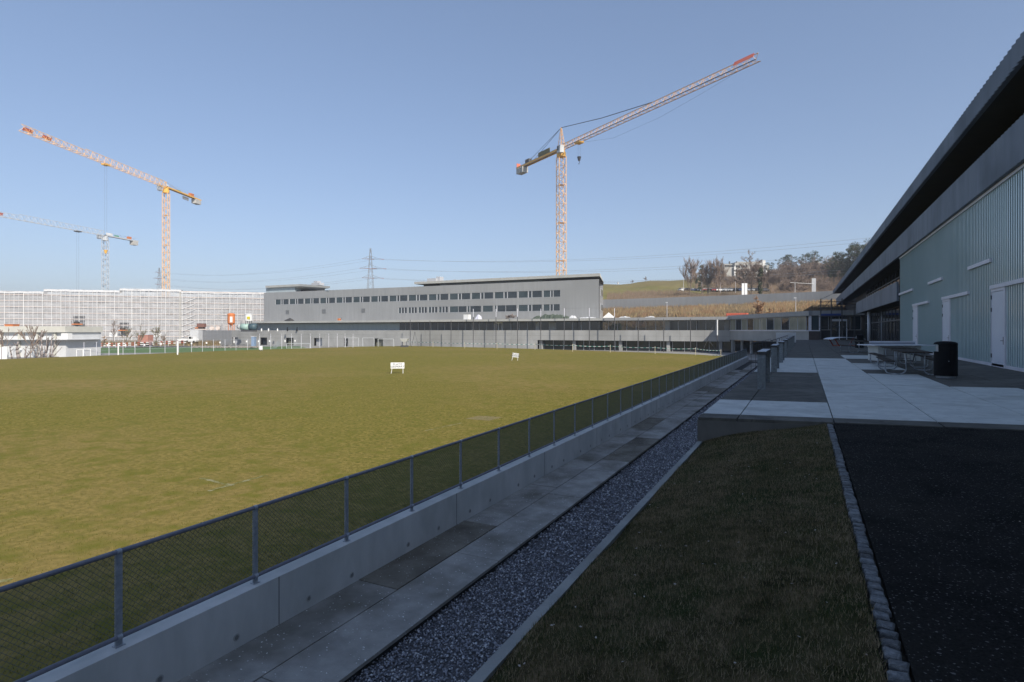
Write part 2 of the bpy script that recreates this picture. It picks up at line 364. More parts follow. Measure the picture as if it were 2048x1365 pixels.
for args in ((34000,-5.86,-1.62,1.0,12.0,.014,.028), (22000,-5.86,-1.62,12.0,30.0,.020,.038), (9000,-5.86,-1.62,30.0,70.0,.03,.06)):
    V, F, mi = stones(*args, ZG); Vs.append(V); Fs.append(F + off); Ms.append(mi); off += len(V)
tag(link(soup('gravel', np.concatenate(Vs), np.concatenate(Fs), m_st, np.concatenate(Ms)), 'gravel'), 'strip of loose blue grey gravel below the lawn kerb', 'gravel', kind='stuff')

# ================================================================== terrace body and paving
T11 = .194; TX0, TX1, TY1 = -1.588, 6.84, 100.0
def uy(u, X): return u + T11*X
b = MB(); b.prism([(TX0+.02, uy(10.36,TX0)+.01), (TX1, uy(10.36,TX1)+.01), (TX1, TY1), (TX0+.02, TY1)], -3.9, -.062)
terrace = struct(b, 'terrace', m_conc)
# concrete edge beam that shows at the front corner
b = MB(); b.prism([(TX0, uy(10.36,TX0)), (.30, uy(10.36,.30)), (.30, uy(10.50,.30)), (TX0, uy(10.50,TX0))], -1.2, -.05)
b.prism([(TX0, uy(10.5,TX0)), (TX0+.14, uy(10.5,TX0)), (TX0+.14, TY1), (TX0, TY1)], -3.9, -.05); b.build('terrace_edge_wall', M('dark_concrete', (.10,.098,.09), (.16,.155,.145), 1.4, .9, bump=.2, bscale=30, streak=(1,1,.3), c3=(.07,.068,.06), scale3=1.1), terrace)
cols = [TX0, -.98, .425, 1.888, 3.35, 4.80, 6.80]
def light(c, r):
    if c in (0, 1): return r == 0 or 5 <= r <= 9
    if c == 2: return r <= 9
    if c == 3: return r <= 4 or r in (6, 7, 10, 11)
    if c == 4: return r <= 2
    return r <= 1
meshes = {}
for c in range(6):
    x0, x1 = cols[c], cols[c+1]
    for lt in (0, 1, 2):
        L = .54 if lt == 2 else 2.3; g = .010
        b = MB(); b.prism([(x0+g, T11*(x0+g)+g), (x1-g, T11*(x1-g)+g), (x1-g, T11*(x1-g)+L-g), (x0+g, T11*(x0+g)+L-g)], -.058, 0)
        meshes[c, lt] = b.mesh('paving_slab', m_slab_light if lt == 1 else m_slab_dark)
LT = LOCS[terrace.name]
for c in range(6):
    o = link(meshes[c, 2], 'paving_slab', terrace, (-LT[0], 10.36-LT[1], -LT[2]))
    for r in range(38):
        o = link(meshes[c, int(light(c, r))], 'paving_slab', terrace, (-LT[0], 10.9+2.3*r-LT[1], -LT[2] + rng.uniform(-.003,.003)))
# ================================================================== lawn bank, kerb, setts, asphalt
def ye(x): return uy(10.36, x) - .002
b = MB(); b.prism([(.415,-8), (9,-8), (9,ye(9)), (.415,ye(.415))], -.5, -.012); struct(b, 'asphalt_path', m_asph)
# retaining wall with pale coping under the lawn
rw = tag(MB().box(-1.582,-1.508,-8,ye(-1.55)+.0,-3.9,-.395).build('kerb_wall', M('kerb_concrete', (.24,.25,.245), (.34,.35,.34), 3, .9, bump=.3, bscale=40, c3=(.18,.18,.17), scale3=1.5, spec=.15)), 'pale concrete kerb wall between the gravel strip and the lawn bank', 'wall')
nx, ny = 26, 120; xs = np.linspace(-1.508, .305, nx); ys0 = np.linspace(-8, 1, ny)
b = MB(); V = []; 
for j in range(ny):
    t = j/(ny-1)
    for i, x in enumerate(xs):
        y = -8 + (ye(x)+8)*t; s = (x+1.508)/1.813
        z = -.415 + .405*(s**.85) + .012*math.sin(3.1*x+1.7*y) + .010*math.sin(5.3*y+2*x) - .0
        V.append((x, y, min(z, -.012)))
b.v = V
for j in range(ny-1):
    for i in range(nx-1): a = j*nx+i; b.f.append((a, a+1, a+nx+1, a+nx)); b.m.append(0)
lawn = struct(b, 'lawn', m_lawn)
def lawn_z(x, y):
    s = np.clip((x+1.508)/1.813, 0, 1); return np.minimum(-.415+.405*s**.85 + .012*np.sin(3.1*x+1.7*y)+.010*np.sin(5.3*y+2*x), -.012)
def blades(n, xy, zf, h0, h1, w, flop=.8, pm=(.45,.35,.2)):
    x, y = xy; a = rng.uniform(0, 2*np.pi, n); L = rng.uniform(h0, h1, n); fl = rng.uniform(.2, flop, n)
    dx = np.cos(a)*L*fl; dy = np.sin(a)*L*fl; dz = L*np.sqrt(np.maximum(1-fl**2, .05)); px, py = -np.sin(a)*w, np.cos(a)*w
    z = zf(x, y); V = np.stack([np.stack([x-px, y-py, z-.004], -1), np.stack([x+px, y+py, z-.004], -1), np.stack([x+dx, y+dy, z+dz], -1)], 1)
    patch = np.sin(x*1.9+np.sin(y*1.3)*2)+np.sin(y*2.3+x) ; patch = patch + .8*np.sin(x*7+np.sin(y*5)*1.5)*np.sin(y*6+x*3); r = rng.random(n)*1.0 + patch*.20
    mi = np.where(r < pm[0], 0, np.where(r < pm[0]+pm[1], 1, 2))
    return V.reshape(-1,3), np.arange(3*n).reshape(-1,3), mi
n = 150000; x = rng.uniform(-1.51, .318, n); y = 1.2 + rng.random(n)**1.5*9.2; y = np.minimum(y, 10.36+T11*x-.03)
V, F, mi = blades(n, (x, y), lawn_z, .010, .042, .0017, .97, (.34,.48,.18))
tag(link(soup('lawn_grass', V, F, m_lblade, mi), 'lawn_grass'), 'short patchy winter grass on the shaded lawn bank', 'grass', kind='stuff')
n = 190000; yy = -2 + rng.random(n)**1.3*42; xx = -8.2 - rng.random(n)**1.2*34
V, F, mi = blades(n, (xx, yy), lambda x, y: np.full_like(x, ZF), .02, .055, .0055, .9, (.42,.33,.25))
tag(link(soup('field_grass', V, F, m_blade, mi), 'field_grass'), 'short dry grass of the playing field along the mesh fence', 'grass', kind='stuff')
# setts between lawn and asphalt
setts = struct(MB().box(.300,.425,-6,ye(.36),-.5,-.045), 'sett_edging', M('sett_mortar', (.022,.021,.018), (.045,.04,.03), 20, .95, spec=.05))
vs = []
for q in range(6):
    b = MB(); r_ = random.Random(q); w = .046+r_.uniform(-.007,.004); d = .0405+r_.uniform(-.004,.003)
    c = [(-w+r_.uniform(0,.012),-d+r_.uniform(0,.012)), (w-r_.uniform(0,.014),-d+r_.uniform(0,.012)), (w-r_.uniform(0,.012),d-r_.uniform(0,.012)), (-w+r_.uniform(0,.012),d-r_.uniform(0,.012))]
    n0 = 0; b.v = [(x,y,-.06) for x,y in c] + [(x,y,-.008+r_.uniform(-.004,.004)) for x,y in c] + [(x*.8,y*.8,r_.uniform(-.001,.004)) for x,y in c]
    for l in (0, 4):
        for i in range(4): b.f.append((l+i, l+(i+1)%4, l+4+(i+1)%4, l+4+i)); b.m.append(0)
    b.f.append((8,9,10,11)); b.m.append(0); vs.append(b.mesh('sett', m_sett))
LS = LOCS[setts.name]; y = -.2; i = 0
while y < ye(.36) - .05:
    o = link(vs[random.randrange(6)], 'sett', setts, (.362-LS[0]+random.uniform(-.006,.006), y-LS[1], -.010-LS[2]+random.uniform(-.004,.004)))
    o.rotation_euler = (random.uniform(-.05,.05), random.uniform(-.05,.05), random.uniform(-.08,.08)); y += .098; i += 1
# litter of dead leaves and bits on lawn and path
V = []; F = []; Lf = 260; bx = MB()
for i in range(Lf):
    if i < 130: x = random.uniform(-1.45,.3); y = random.uniform(1.6,10); z = float(lawn_z(np.array(x), np.array(y)))+.022
    elif i < 170: x = random.uniform(.45,4); y = random.uniform(1.6,11); z = -.008
    else: x = random.uniform(-7.8,-5.9); y = random.uniform(2,30); z = ZW+.004
    s = random.uniform(.005,.014); a = random.uniform(0,6.28); c, t = math.cos(a)*s, math.sin(a)*s
    bx.quad((x-c,y-t,z), (x+t*.6,y-c*.6,z+.004), (x+c,y+t,z+.003), (x-t*.6,y+c*.6,z+.001))
tag(bx.build('fallen_leaves', M('dead_leaf', (.20,.14,.10), (.55,.53,.50), 8, .8), loc=(0,0,0)), 'scattered pale dead leaves and bits on lawn, path and walk', 'leaves', kind='stuff')

# ================================================================== mesh fence on the field wall
XF = -8.0; ZR, ZL = EYE-2.89, EYE-4.00; SP = .2655*8.0*.9/.9
# post spacing along Y from the measured image positions
def fence_y(px): return (zX(px, XF) + XF*SN)/CS
y1, y9 = fence_y(237), fence_y(1185); SP = (y9-y1)/9.0; Y0 = y1 - SP*3
fence = thing('mesh_fence', 'long galvanised fence of wire mesh between round rails along the field wall', 'fence', (XF, Y0, -2.67))
npan = int((98-Y0)/SP); Y1 = Y0 + npan*SP
MB().tube((XF,Y0,ZR), (XF,Y1,ZR), .032, 12).build('top_rail', m_pipe, fence, smooth=True)
MB().tube((XF+.02,Y0,ZL), (XF+.02,Y1,ZL), .030, 12).build('bottom_rail', m_pipe, fence, smooth=True)
pm = MB().box(-.012,.012,-.045,.045,0,ZR+2.67-.03).mesh('post', m_galv)
cm = [('rail_clamp', MB().tube((0,-.03,ZR+2.67),(0,.03,ZR+2.67),.038,12)), ('lower_clamp', MB().tube((.02,-.03,ZL+2.67),(.02,.03,ZL+2.67),.036,12)), ('foot_plate', MB().box(-.04,.05,-.06,.06,0,.014))]; cm = [(n_, m_.mesh(n_, m_galv)) for n_, m_ in cm]
# wire mesh panel: two families of zigzag wires
pw = MB(); H = ZR-ZL-.06; pit = .078
for fam in (1, -1):
    i = 0; t0 = -H
    while t0 < SP:
        a0, b0 = max(0, t0), min(SP, t0+H)
        if b0-a0 > .03:
            za, zb = (a0-t0, b0-t0) if fam == 1 else (H-(a0-t0), H-(b0-t0))
            pw.tube((fam*.002, a0, za), (fam*.002, b0, zb), .0033, 3, caps=False)  # wires thickened so the shaded grass seen through them looks darker
        t0 += pit
for i in range(7): pw.tube((0,i*SP/7+.1,H),(0,i*SP/7+.1,H+.055),.004,3)
pw = pw.mesh('wire_mesh', m_wire)
for i in range(npan+1):
    link(pm, 'post', fence, (0, i*SP, 0)); [link(m_, n_, fence, (0, i*SP, 0)) for n_, m_ in cm]
    if i < npan: link(pw, 'wire_mesh', fence, (0.0, i*SP, ZL+2.67+.03))

# ================================================================== sports building on the right
hall = thing('sports_hall', 'dark metal clad hall with jagged eaves and a tall greenish glass wall beside the terrace', 'building', (8, 40, 0))
YB0, YB1, YG = -45, 153, 55.3
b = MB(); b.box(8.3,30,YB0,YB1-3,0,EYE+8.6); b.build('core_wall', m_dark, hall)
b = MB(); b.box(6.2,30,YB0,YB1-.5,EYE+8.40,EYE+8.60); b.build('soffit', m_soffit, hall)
b = MB(); b.box(6.2,30,YB0,YB1-.5,EYE+8.602,EYE+9.0); b.build('roof', m_panel, hall)
def sawband(name, X, z0, z1, ya, yb, pitch=.42, dep=.10, mat=m_panel):
    """folded sheet band: each fold one saw tooth"""
    b = MB(); y = ya; tooth = []
    while y < yb - 1e-3:
        e = min(y+pitch, yb)
        for (p, q) in (((X, y), (X-dep, e)), ((X-dep, e), (X, e))):
            b.quad((p[0],p[1],z0), (q[0],q[1],z0), (q[0],q[1],z1), (p[0],p[1],z1))
        b.v += [(X,y,z1),(X,e,z1),(X-dep,e,z1)]; n = len(b.v); b.f.append((n-3,n-2,n-1)); b.m.append(0)
        b.v += [(X,y,z0),(X-dep,e,z0),(X,e,z0)]; n = len(b.v); b.f.append((n-3,n-2,n-1)); b.m.append(0)
        y = e
    b.box(X-.001,X+.14,ya,yb,z0,z1)
    return b.build(name, mat, hall)
sawband('roof_fascia', 6.05, EYE+8.38, EYE+9.12, YB0, YB1)
sawband('upper_band', 6.65, EYE+5.78, EYE+7.28, YB0, YB1-1, dep=.07)
sawband('lower_band', 6.65, EYE+2.36, EYE+3.90, YG+.3, 95.9, pitch=.5, dep=.02)
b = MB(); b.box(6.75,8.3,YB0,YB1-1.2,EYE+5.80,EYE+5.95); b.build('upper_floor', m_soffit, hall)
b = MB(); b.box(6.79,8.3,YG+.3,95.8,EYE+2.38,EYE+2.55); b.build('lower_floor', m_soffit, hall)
b = MB(); b.box(6.9,7.2,YG,YG+.25,0,EYE+5.78); b.box(7.2,8.3,YG,YG+.25,0,EYE+5.78); b.build('glass_wall_end', m_pglass, hall)
# recessed windows beyond the glass wall
for z0, z1, X in ((.05, 3.6, 8.0), (EYE+2.6, EYE+5.75, 8.05)):
    f = MB(); f.box(X,X+.06,YG+.4,98,z0,z1); g = f.build('glazing', m_dglass, hall)
    for y in np.arange(YG+2, 98, 2.6): MB().box(X-.05,X-.002,y-.04,y+.04,z0,z1).build('mullion', m_dkst, g)
    MB().box(X-.11,X-.052,YG+.4,98,z0+2.3,z0+2.42).build('transom', m_dkst, g)
for yc in (86.0,):
    MB().tube((7.35,yc,0), (7.35,yc,EYE+2.36), .19, 16).build('column', m_door, hall, smooth=True)
for y in np.arange(60, 90, 1.1):
    if random.random() < .6: MB().box(7.9,7.96,y,y+random.uniform(.05,.12),EYE+2.9,EYE+3.7+random.random()*.8).build('upright_slat', m_white_metal, hall)
# profile glass wall, one plank after another, lintels and doors
XG = 6.84
b = MB(); b.box(XG+.10,XG+.3,YB0,YG-.02,0,EYE+5.74); b.build('backing_wall', M('glass_backing', (.16,.24,.25), rough=.8), hall)
b = MB(); b.box(XG-.06,XG+.05,YB0,YG+.02,EYE+5.66,EYE+5.775); b.box(XG-.03,XG+.09,YB0,YG,0,.12); b.build('glass_frame', m_white_metal, hall)
def Yof(px): return (zX(px, XG) + XG*SN)/CS
bays = [(1800,1827,'u'), (1827,1858.7,'l'), (1858.7,1886.4,'u'), (1886.4,1939.5,'l'), (1939.5,1984.5,'u'), (1984.5,2090,'l')]
B = [(Yof(b_), Yof(a_), k_) for a_, b_, k_ in bays]; yl = B[-1][0]
B += [(yl-3.0*(i+1), yl-3.0*i, 'u' if i % 2 == 0 else 'l') for i in range(7)]
PT = .262
def plank(z0, z1):
    b = MB(); b.box(0,.05,.012,PT-.012,z0,z1,0); b.box(-.022,.0,.010,.024,z0,z1,1); b.box(.03,.07,-.012,.012,z0,z1,1); return b.mesh('glass_plank', [m_pglass, m_pjoint])
pl_full = {k_: (plank(.122, zz-.002), plank(zz+.152, EYE+5.658)) for k_, zz in (('u', EYE+2.78), ('l', EYE+1.66))}
LH = LOCS[hall.name]
for ya, yb, k_ in B:
    zz = EYE + (2.78 if k_ == 'u' else 1.66)
    MB().box(XG-.09,XG+.06,ya+.004,yb-.004,zz,zz+.15).build('lintel', m_white_metal, hall)
    n = max(1, int(round((yb-ya)/PT))); sc = (yb-ya)/n/PT
    nd = int(round(1.72/PT)) if k_ == 'l' else 0
    for i in range(n):
        for q, me in enumerate(pl_full[k_]):
            if q == 0 and i >= n-nd: continue
            if yb < 17: continue
            o = link(me, 'glass_plank', hall, (XG-LH[0], ya+i*PT*sc-LH[1], -LH[2])); o.scale = (1, sc, 1)
    if yb < 17: MB().box(XG,XG+.05,ya,yb,.122,EYE+5.65).build('glass_run', m_pglass, hall)
    elif k_ == 'l':
        y0 = ya + (n-nd)*PT*sc
        fr = MB(); fr.box(XG-.05,XG+.09,y0,y0+.14,.0,zz-.002); fr.box(XG-.05,XG+.09,yb-.06,yb,.0,zz-.002); fr.box(XG-.05,XG+.09,y0+.142,yb-.062,zz-.12,zz-.002)
        fr = fr.build('door_frame', m_white_metal, hall)
        d = MB().box(XG-.03,XG+.04,y0+.15,yb-.07,.03,zz-.13).build('door', m_door, hall)
        hd = MB(); hd.tube((XG-.09,y0+.22,1.05),(XG-.03,y0+.22,1.05),.012,6); hd.tube((XG-.09,y0+.22,1.05),(XG-.09,y0+.36,1.05),.012,6); hd.box(XG-.045,XG-.03,y0+.19,y0+.25,.9,1.2); hd.build('handle', m_dkst, d)
        hg = MB()
        for z in (.35, 2.2, 2.7): hg.tube((XG-.045,yb-.07,z),(XG-.045,yb-.07,z+.16),.02,6)
        hg.build('hinge', m_dkst, d)

# ================================================================== objects on the terrace
# leaning stands: steel plates under a long flat cap
def Gt(px, py): return G(px, py, 0)
m_stand = M('stand_steel', (.13,.15,.165), (.24,.265,.28), 16, .6, metal=.15, bump=.1, c3=(.17,.19,.20), scale3=3, spec=.3)
rk = thing('leaning_stand', 'nearest galvanised leaning stand on the terrace edge by the front corner', 'bike stand', (-.93, 0, 0), 0, 'galvanised leaning stands along the terrace edge')
def yfromz(z, X): return (z + X*SN)/CS
b = MB(); b.box(-.09,.09,0,.012,0,.86); b.box(-.09,-.078,.012,.12,0,.86); b.box(.078,.09,.012,.12,0,.86); b.build('leg', m_stand, rk, local=True)
b = MB(); b.box(-.09,.09,2.30,2.312,0,.86); b.box(-.09,-.078,2.19,2.30,0,.86); b.box(.078,.09,2.19,2.30,0,.86); b.build('leg', m_stand, rk, local=True)
b = MB(); b.box(-.105,.105,-.02,2.34,.862,.925); b.build('cap', m_cap, rk, local=True)
b = MB(); b.box(-.10,.10,-.015,2.33,.926,.932); b.build('cap_plate', m_galv, rk, local=True)
zs = [14.2, 20.1, 26.1, 32.1, 38.1, 44.1, 50.1, 56.1]
words = ['', 'second leaning stand from the front corner, beside the pale paving', 'third leaning stand from the front corner of the terrace', 'fourth leaning stand from the front corner of the terrace',
         'fifth leaning stand counted from the front of the terrace', 'sixth leaning stand counted from the front of the terrace', 'second last of the leaning stands towards the bridge building', 'furthest leaning stand, next to the white parapet']
rk.location = (-.93, yfromz(zs[0], -.93), 0)
for i, z in enumerate(zs[1:], 1): copy_tree(rk, (-.93, yfromz(z, -.93), 0), label=words[i])

def picnic(name, loc, rz, label, group='steel framed picnic tables on the terrace', scale=1):
    """picnic table: slatted top, two benches, bent tube frames; long axis along local Y"""
    t = thing(name, label, 'picnic table', loc, rz, group); r = .021
    for i in range(5): MB().box(-.40+i*.163,-.40+i*.163+.150,-1.7,1.7,.72,.762).build('top_plank', m_wood, t, local=True)
    for s in (-1, 1):
        for i in range(2):
            a = s*(.66+i*.14); MB().box(a-.065,a+.065,-1.7,1.7,.43,.465).build('bench_plank', m_wood, t, local=True)
        for y in (-1.25, 1.25):
            # loop: from bench down, along ground, up to table top
            b = MB(); pts = [(s*.82,y,.43),(s*.82,y,.16),(s*.80,y,.08),(s*.73,y,.03),(s*.66,y,.022),(s*.42,y,.022),(s*.34,y,.04),(s*.27,y,.10),(s*.25,y,.18),(s*.25,y,.72)]
            b.path(pts, r, 8); b.build('frame_tube', m_galv, t, local=True, smooth=True)
            MB().path([(s*.82,y,.42),(s*.60,y,.42)], r*.8, 6).build('bench_bearer', m_galv, t, local=True)
    for y in (-1.25, 1.25):
        MB().path([(-.38,y,.705),(.38,y,.705)], r*.8, 6).build('top_bearer', m_galv, t, local=True)
        MB().path([(0,y,.70),(0,y*.55,.40)], .012, 6).build('brace', m_dkst, t, local=True)
        MB().path([(-.25,y,.36),(.25,y,.36)], .012, 6).build('brace', m_dkst, t, local=True)
    return t
picnic('picnic_table', (3.25, 24.0, 0), R(-1), 'near wooden topped picnic table with tube legs beside the black litter bin')
picnic('picnic_table', (3.42, 28.4, 0), R(1), 'second picnic table in line behind the near one, beside the tennis table')
c = Gt(1712, 707)
picnic('picnic_table', (c.x+.3, c.y+2.0, 0), R(8), 'far picnic table between the orange legged table and the pale tennis table')
# litter bin
c = Gt(1895, 757.5); lb = thing('litter_bin', 'tall black oval litter bin with domed lid and side opening', 'litter bin', (c.x, c.y+.25, 0), R(6))
b = MB(); prof = []; rx, ry = .30, .27; n = 28
def ring(z, k=1.0, notch=False):
    return [(math.cos(2*math.pi*i/n)*rx*k, math.sin(2*math.pi*i/n)*ry*k, z) for i in range(n)]
def shell(mb, rings):
    k = len(mb.v)
    for rg in rings: mb.v += rg
    for j in range(len(rings)-1):
        for i in range(n):
            i2 = (i+1) % n; mb.f.append((k+j*n+i, k+j*n+i2, k+(j+1)*n+i2, k+(j+1)*n+i)); mb.m.append(0)
    mb.f.append(tuple(k+n-1-i for i in range(n))); mb.m.append(0); mb.f.append(tuple(k+(len(rings)-1)*n+i for i in range(n))); mb.m.append(0)
shell(b, [ring(.07), ring(.80)]); b.build('body', m_black, lb, local=True, smooth=False)
b = MB(); 
for i in range(n):      # upper shell with an opening on the left side
    a0, a1 = 2*math.pi*i/n, 2*math.pi*(i+1)/n; am = math.degrees((a0+a1)/2)
    if 120 < am < 215: continue
    p = [(math.cos(a)*rx, math.sin(a)*ry) for a in (a0, a1)]; q = [(math.cos(a)*rx*.94, math.sin(a)*ry*.94) for a in (a0, a1)]
    b.hexa([(p[0][0],p[0][1],.801),(p[1][0],p[1][1],.801),(q[1][0],q[1][1],.801),(q[0][0],q[0][1],.801),(p[0][0],p[0][1],1.02),(p[1][0],p[1][1],1.02),(q[1][0],q[1][1],1.02),(q[0][0],q[0][1],1.02)])
b.build('hood', m_black, lb, local=True)
b = MB(); shell(b, [ring(1.021,1.02), ring(1.04,1.02), ring(1.075,.93), ring(1.10,.75), ring(1.115,.45), ring(1.12,.1)]); b.build('lid', m_black, lb, local=True, smooth=True)
b = MB(); b.box(-.21,-.20,-.16,.16,.802,1.0); b.build('inner_flap', m_galv, lb, local=True)
b = MB(); shell(b, [ring(0,.80), ring(.068,.86)]); b.build('foot_ring', m_galv, lb, local=True)
MB().tube((0,-ry-.001,.52),(0,-ry-.012,.52),.012,8).build('lock', m_galv, lb, local=True)
# pale concrete table tennis table: net runs across the view, support block below
c = Gt(1733, 722); tt = thing('table_tennis_table', 'pale concrete table tennis table with a solid net bar behind the picnic table', 'table tennis table', (c.x+1.2, c.y+.9, 0), R(24))
b = MB(); b.box(-1.32,1.42,-.76,.76,.72,.765); b.build('table_top', m_door, tt, local=True)
b = MB(); b.box(-1.15,1.0,-.02,.02,.768,.80); b.box(-1.15,1.0,-.02,.02,.86,.93); b.build('net_bar', m_white_metal, tt, local=True)
b = MB(); b.box(-1.14,.99,-.008,.008,.80,.86); b.build('net', M('net_grey', (.22,.24,.29), rough=.7), tt, local=True)
for x in (-.85, .85): MB().box(x-.13,x+.13,-.42,.42,0,.64).build('support', m_conc, tt, local=True)
b = MB(); b.box(-1.0,1.0,-.45,.45,.641,.718); b.build('under_frame', m_conc, tt, local=True)
# curved table with orange frame legs
c = Gt(1684, 692.5); ot = thing('curved_sports_table', 'white topped curved sports table on splayed orange legs', 'sports table', (c.x+.2, c.y+.6, 0), R(26))
b = MB(); prof = [(-1.5,.60),(-1.2,.70),(-.7,.755),(0,.775),(.7,.755),(1.2,.70),(1.5,.60)]
for (x0,z0),(x1,z1) in zip(prof[:-1], prof[1:]): b.hexa([(x0,-.8,z0),(x1,-.8,z1),(x1,.8,z1),(x0,.8,z0),(x0,-.8,z0+.05),(x1,-.8,z1+.05),(x1,.8,z1+.05),(x0,.8,z0+.05)])
b.build('table_top', m_door, ot, local=True)
for s in (-1, 1):
    for y in (-.5, .5):
        MB().path([(s*1.15,y,.70),(s*.75,y,.03)], .055, 4).build('leg', m_org2, ot, local=True)
    MB().box(s*.75-.05,s*.75+.05,-.55,.55,0,.06).build('foot_bar', m_org2, ot, local=True)
MB().box(-.8,.8,-.04,.04,.01,.07).build('cross_bar', m_org2, ot, local=True)
c = Gt(1716, 699); lb2 = copy_tree(lb, (c.x+.2, c.y+1.5, 0), label='smaller looking black litter bin far back between the tables')
# white parapet box at the far terrace edge and hand rails
pb = MB(); pb.box(-3.0,-.85,76.6,77.6,-.6,1.18); tag(pb.build('parapet_block', m_palewall), 'white rendered parapet block at the far end of the leaning stands', 'wall')
MB().box(-1.0,-.9,76.58,76.599,0,1.0)
for k, (ra, lab) in enumerate(((( -4.6,1.32), 'dark sloping handrail of the stairs beside the white parapet, further from the terrace'), ((-1.75,.62), 'dark handrail running along the terrace edge behind the leaning stands'))):
    x, h = ra; hr = thing('handrail', lab, 'handrail', (x, 36 if k else 70, 0))
    y0, y1 = (38, 92) if k else (60, 100)
    MB().tube((x,y0,EYE-h),(x,y1,EYE-h),.03,6).build('rail', m_dkst, hr)
    for y in np.arange(y0+1, y1, 6.0): MB().tube((x,y,-.05 if k else -3.5),(x,y,EYE-h),.022,6).build('baluster', m_dkst, hr)

# ================================================================== FAR BUILDING AND BRIDGE BUILDING
E = EYE
F130 = Frame((0,130), (1,0)); F131 = Frame((0,131.6), (1,0)); F129 = Frame((0,129), (1,0)); F135 = Frame((0,135), (1,0))
b = MB(); b.prism([(-8.15,99), (60,99), (60,210), (-60,210), (-60,129), (-8.15,129)], -3.9, -3.252); struct(b, 'forecourt', m_yard)
school = thing('school_building', 'long grey metal clad school building with two ribbon window rows behind the field', 'building', (-80, 136, -3.25))
LSc = LOCS[school.name]
uA, uB = F130.u(463), F130.u(1460)
# lower concrete wall made of panels on a dark backing
holes = [(F130.u(a), F130.u(c), -3.9, -.85) for a, c in ((464.8,476.5),(521,534),(572,587),(628,644),(688,696),(748,766))] + [(F130.u(1075), uB, -3.9, -.95)]
b = MB(); walls(b, F130, uA, uB, -3.9, E-.02, -.35, -.03, holes); b.build('lower_wall_core', m_joint, school)
npl = 30; du = (uB-uA)/npl
for r_, (v0, v1) in enumerate(((.16, E), (-.94, .14), (-3.3, -.96))):
    for i in range(npl):
        a, c = uA+i*du+.012, uA+(i+1)*du-.012; b = MB()
        walls(b, F130, a, c, v0, v1, -.03, 0, holes)
        if b.f: b.build('wall_panel', m_conc_far, school)
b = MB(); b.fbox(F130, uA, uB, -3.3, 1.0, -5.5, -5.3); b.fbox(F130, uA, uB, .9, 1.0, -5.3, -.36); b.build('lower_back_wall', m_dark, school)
for px in (1079, 1146, 1239, 1335, 1440):
    u = F130.u(px); MB().fbox(F130, u-.35, u+.35, -3.3, -.97, -1.3, -.7).build('column', m_conc_far, school)
g = MB(); g.fbox(F130, F130.u(1080), uB, -3.25, -.96, -1.75, -1.7); g = g.build('lower_glazing', m_fglass, school)
for u in np.arange(F130.u(1082), uB, 2.6): MB().fbox(F130, u-.05, u+.05, -3.25, -.96, -1.69, -1.6).build('mullion', m_frame, g)
for k_, (a, c) in enumerate(((464.8,476.5),(521,534),(572,587),(628,644),(688,696),(748,766))):
    MB().fbox(F130, F130.u(a), F130.u(c), -3.25, -.86, -1.0, -.9).build('recessed_door', [m_frame, m_fglass, M('olive_door', (.16,.16,.12), rough=.7)][k_ % 3], school)
# angled wall part on the left
FA = Frame((F130.pt(uA,0).x, 130), (F130.pt(uA,0).x - P(397,661,205).x, 130 - P(397,661,205).y)); LA = (Vector((F130.pt(uA,0).x,130)) - P(397,661,205).xy).length
FA.O = Vector((P(397,661,205).x, P(397,661,205).y, 0))
for v0, v1 in ((.3, E), (-1.0,.28), (-3.4,-1.02)):
    for i in range(4): MB().fbox(FA, i*LA/4+.01, (i+1)*LA/4-.01, v0, v1, -.3, 0).build('wall_panel', m_clad, school)
# ground floor windows behind the parapet
u0, u1 = F131.u(513), F131.u(799)
g0 = MB().fbox
n = int((u1-u0)/1.5)
for i in range(n): MB().fbox(F131, u0+i*(u1-u0)/n+.02, u0+(i+1)*(u1-u0)/n-.02, .6, E+2.2, -.2, 0).build('ribbed_panel', m_blueclad, school)
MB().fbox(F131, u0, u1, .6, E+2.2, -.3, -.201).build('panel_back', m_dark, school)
m_clear = M('clear_glass', (.03,.04,.045), rough=.05, spec=.7); node_mix_transparent(m_clear, .55)
def glazed_row(F, pxs, v0, v1, glass, parent, w=0, step=None):
    for a, c in pxs:
        ua, uc = F.u(a, w), F.u(c, w); n = max(1, round((uc-ua)/(step or 2.1)))
        for i in range(n):
            x0, x1 = ua+i*(uc-ua)/n, ua+(i+1)*(uc-ua)/n
            f = MB(); f.fbox(F, x0, x0+.06, v0, v1, w-.05, w+.05); f.fbox(F, x1-.06, x1, v0, v1, w-.05, w+.05)
            f.fbox(F, x0+.06, x1-.06, v1-.08, v1, w-.05, w+.05); f.fbox(F, x0+.06, x1-.06, v0, v0+.08, w-.05, w+.05)
            f = f.build('window', m_frame, parent)
            MB().fbox(F, x0+.061, x1-.061, v0+.081, v1-.081, w-.02, w).build('pane', glass[i % len(glass)], f)
glazed_row(F131, [(799,988),(1006,1072),(1078.5,1098.5),(1111.5,1198)], .9, E+2.19, [m_fglass], school)
glazed_row(F131, [(1199,1331)], .9, E+2.19, [m_clear], school)
glazed_row(F131, [(1339,1450)], .9, E+2.19, [m_fglass], school)
for a, c in ((1072,1078.4),(1098.6,1111.4),(1331.2,1338.8),(1450.4,1459)):
    MB().fbox(F131, F131.u(a), F131.u(c), .6, E+2.2, -.3, .1).build('pier', m_conc_far, school)
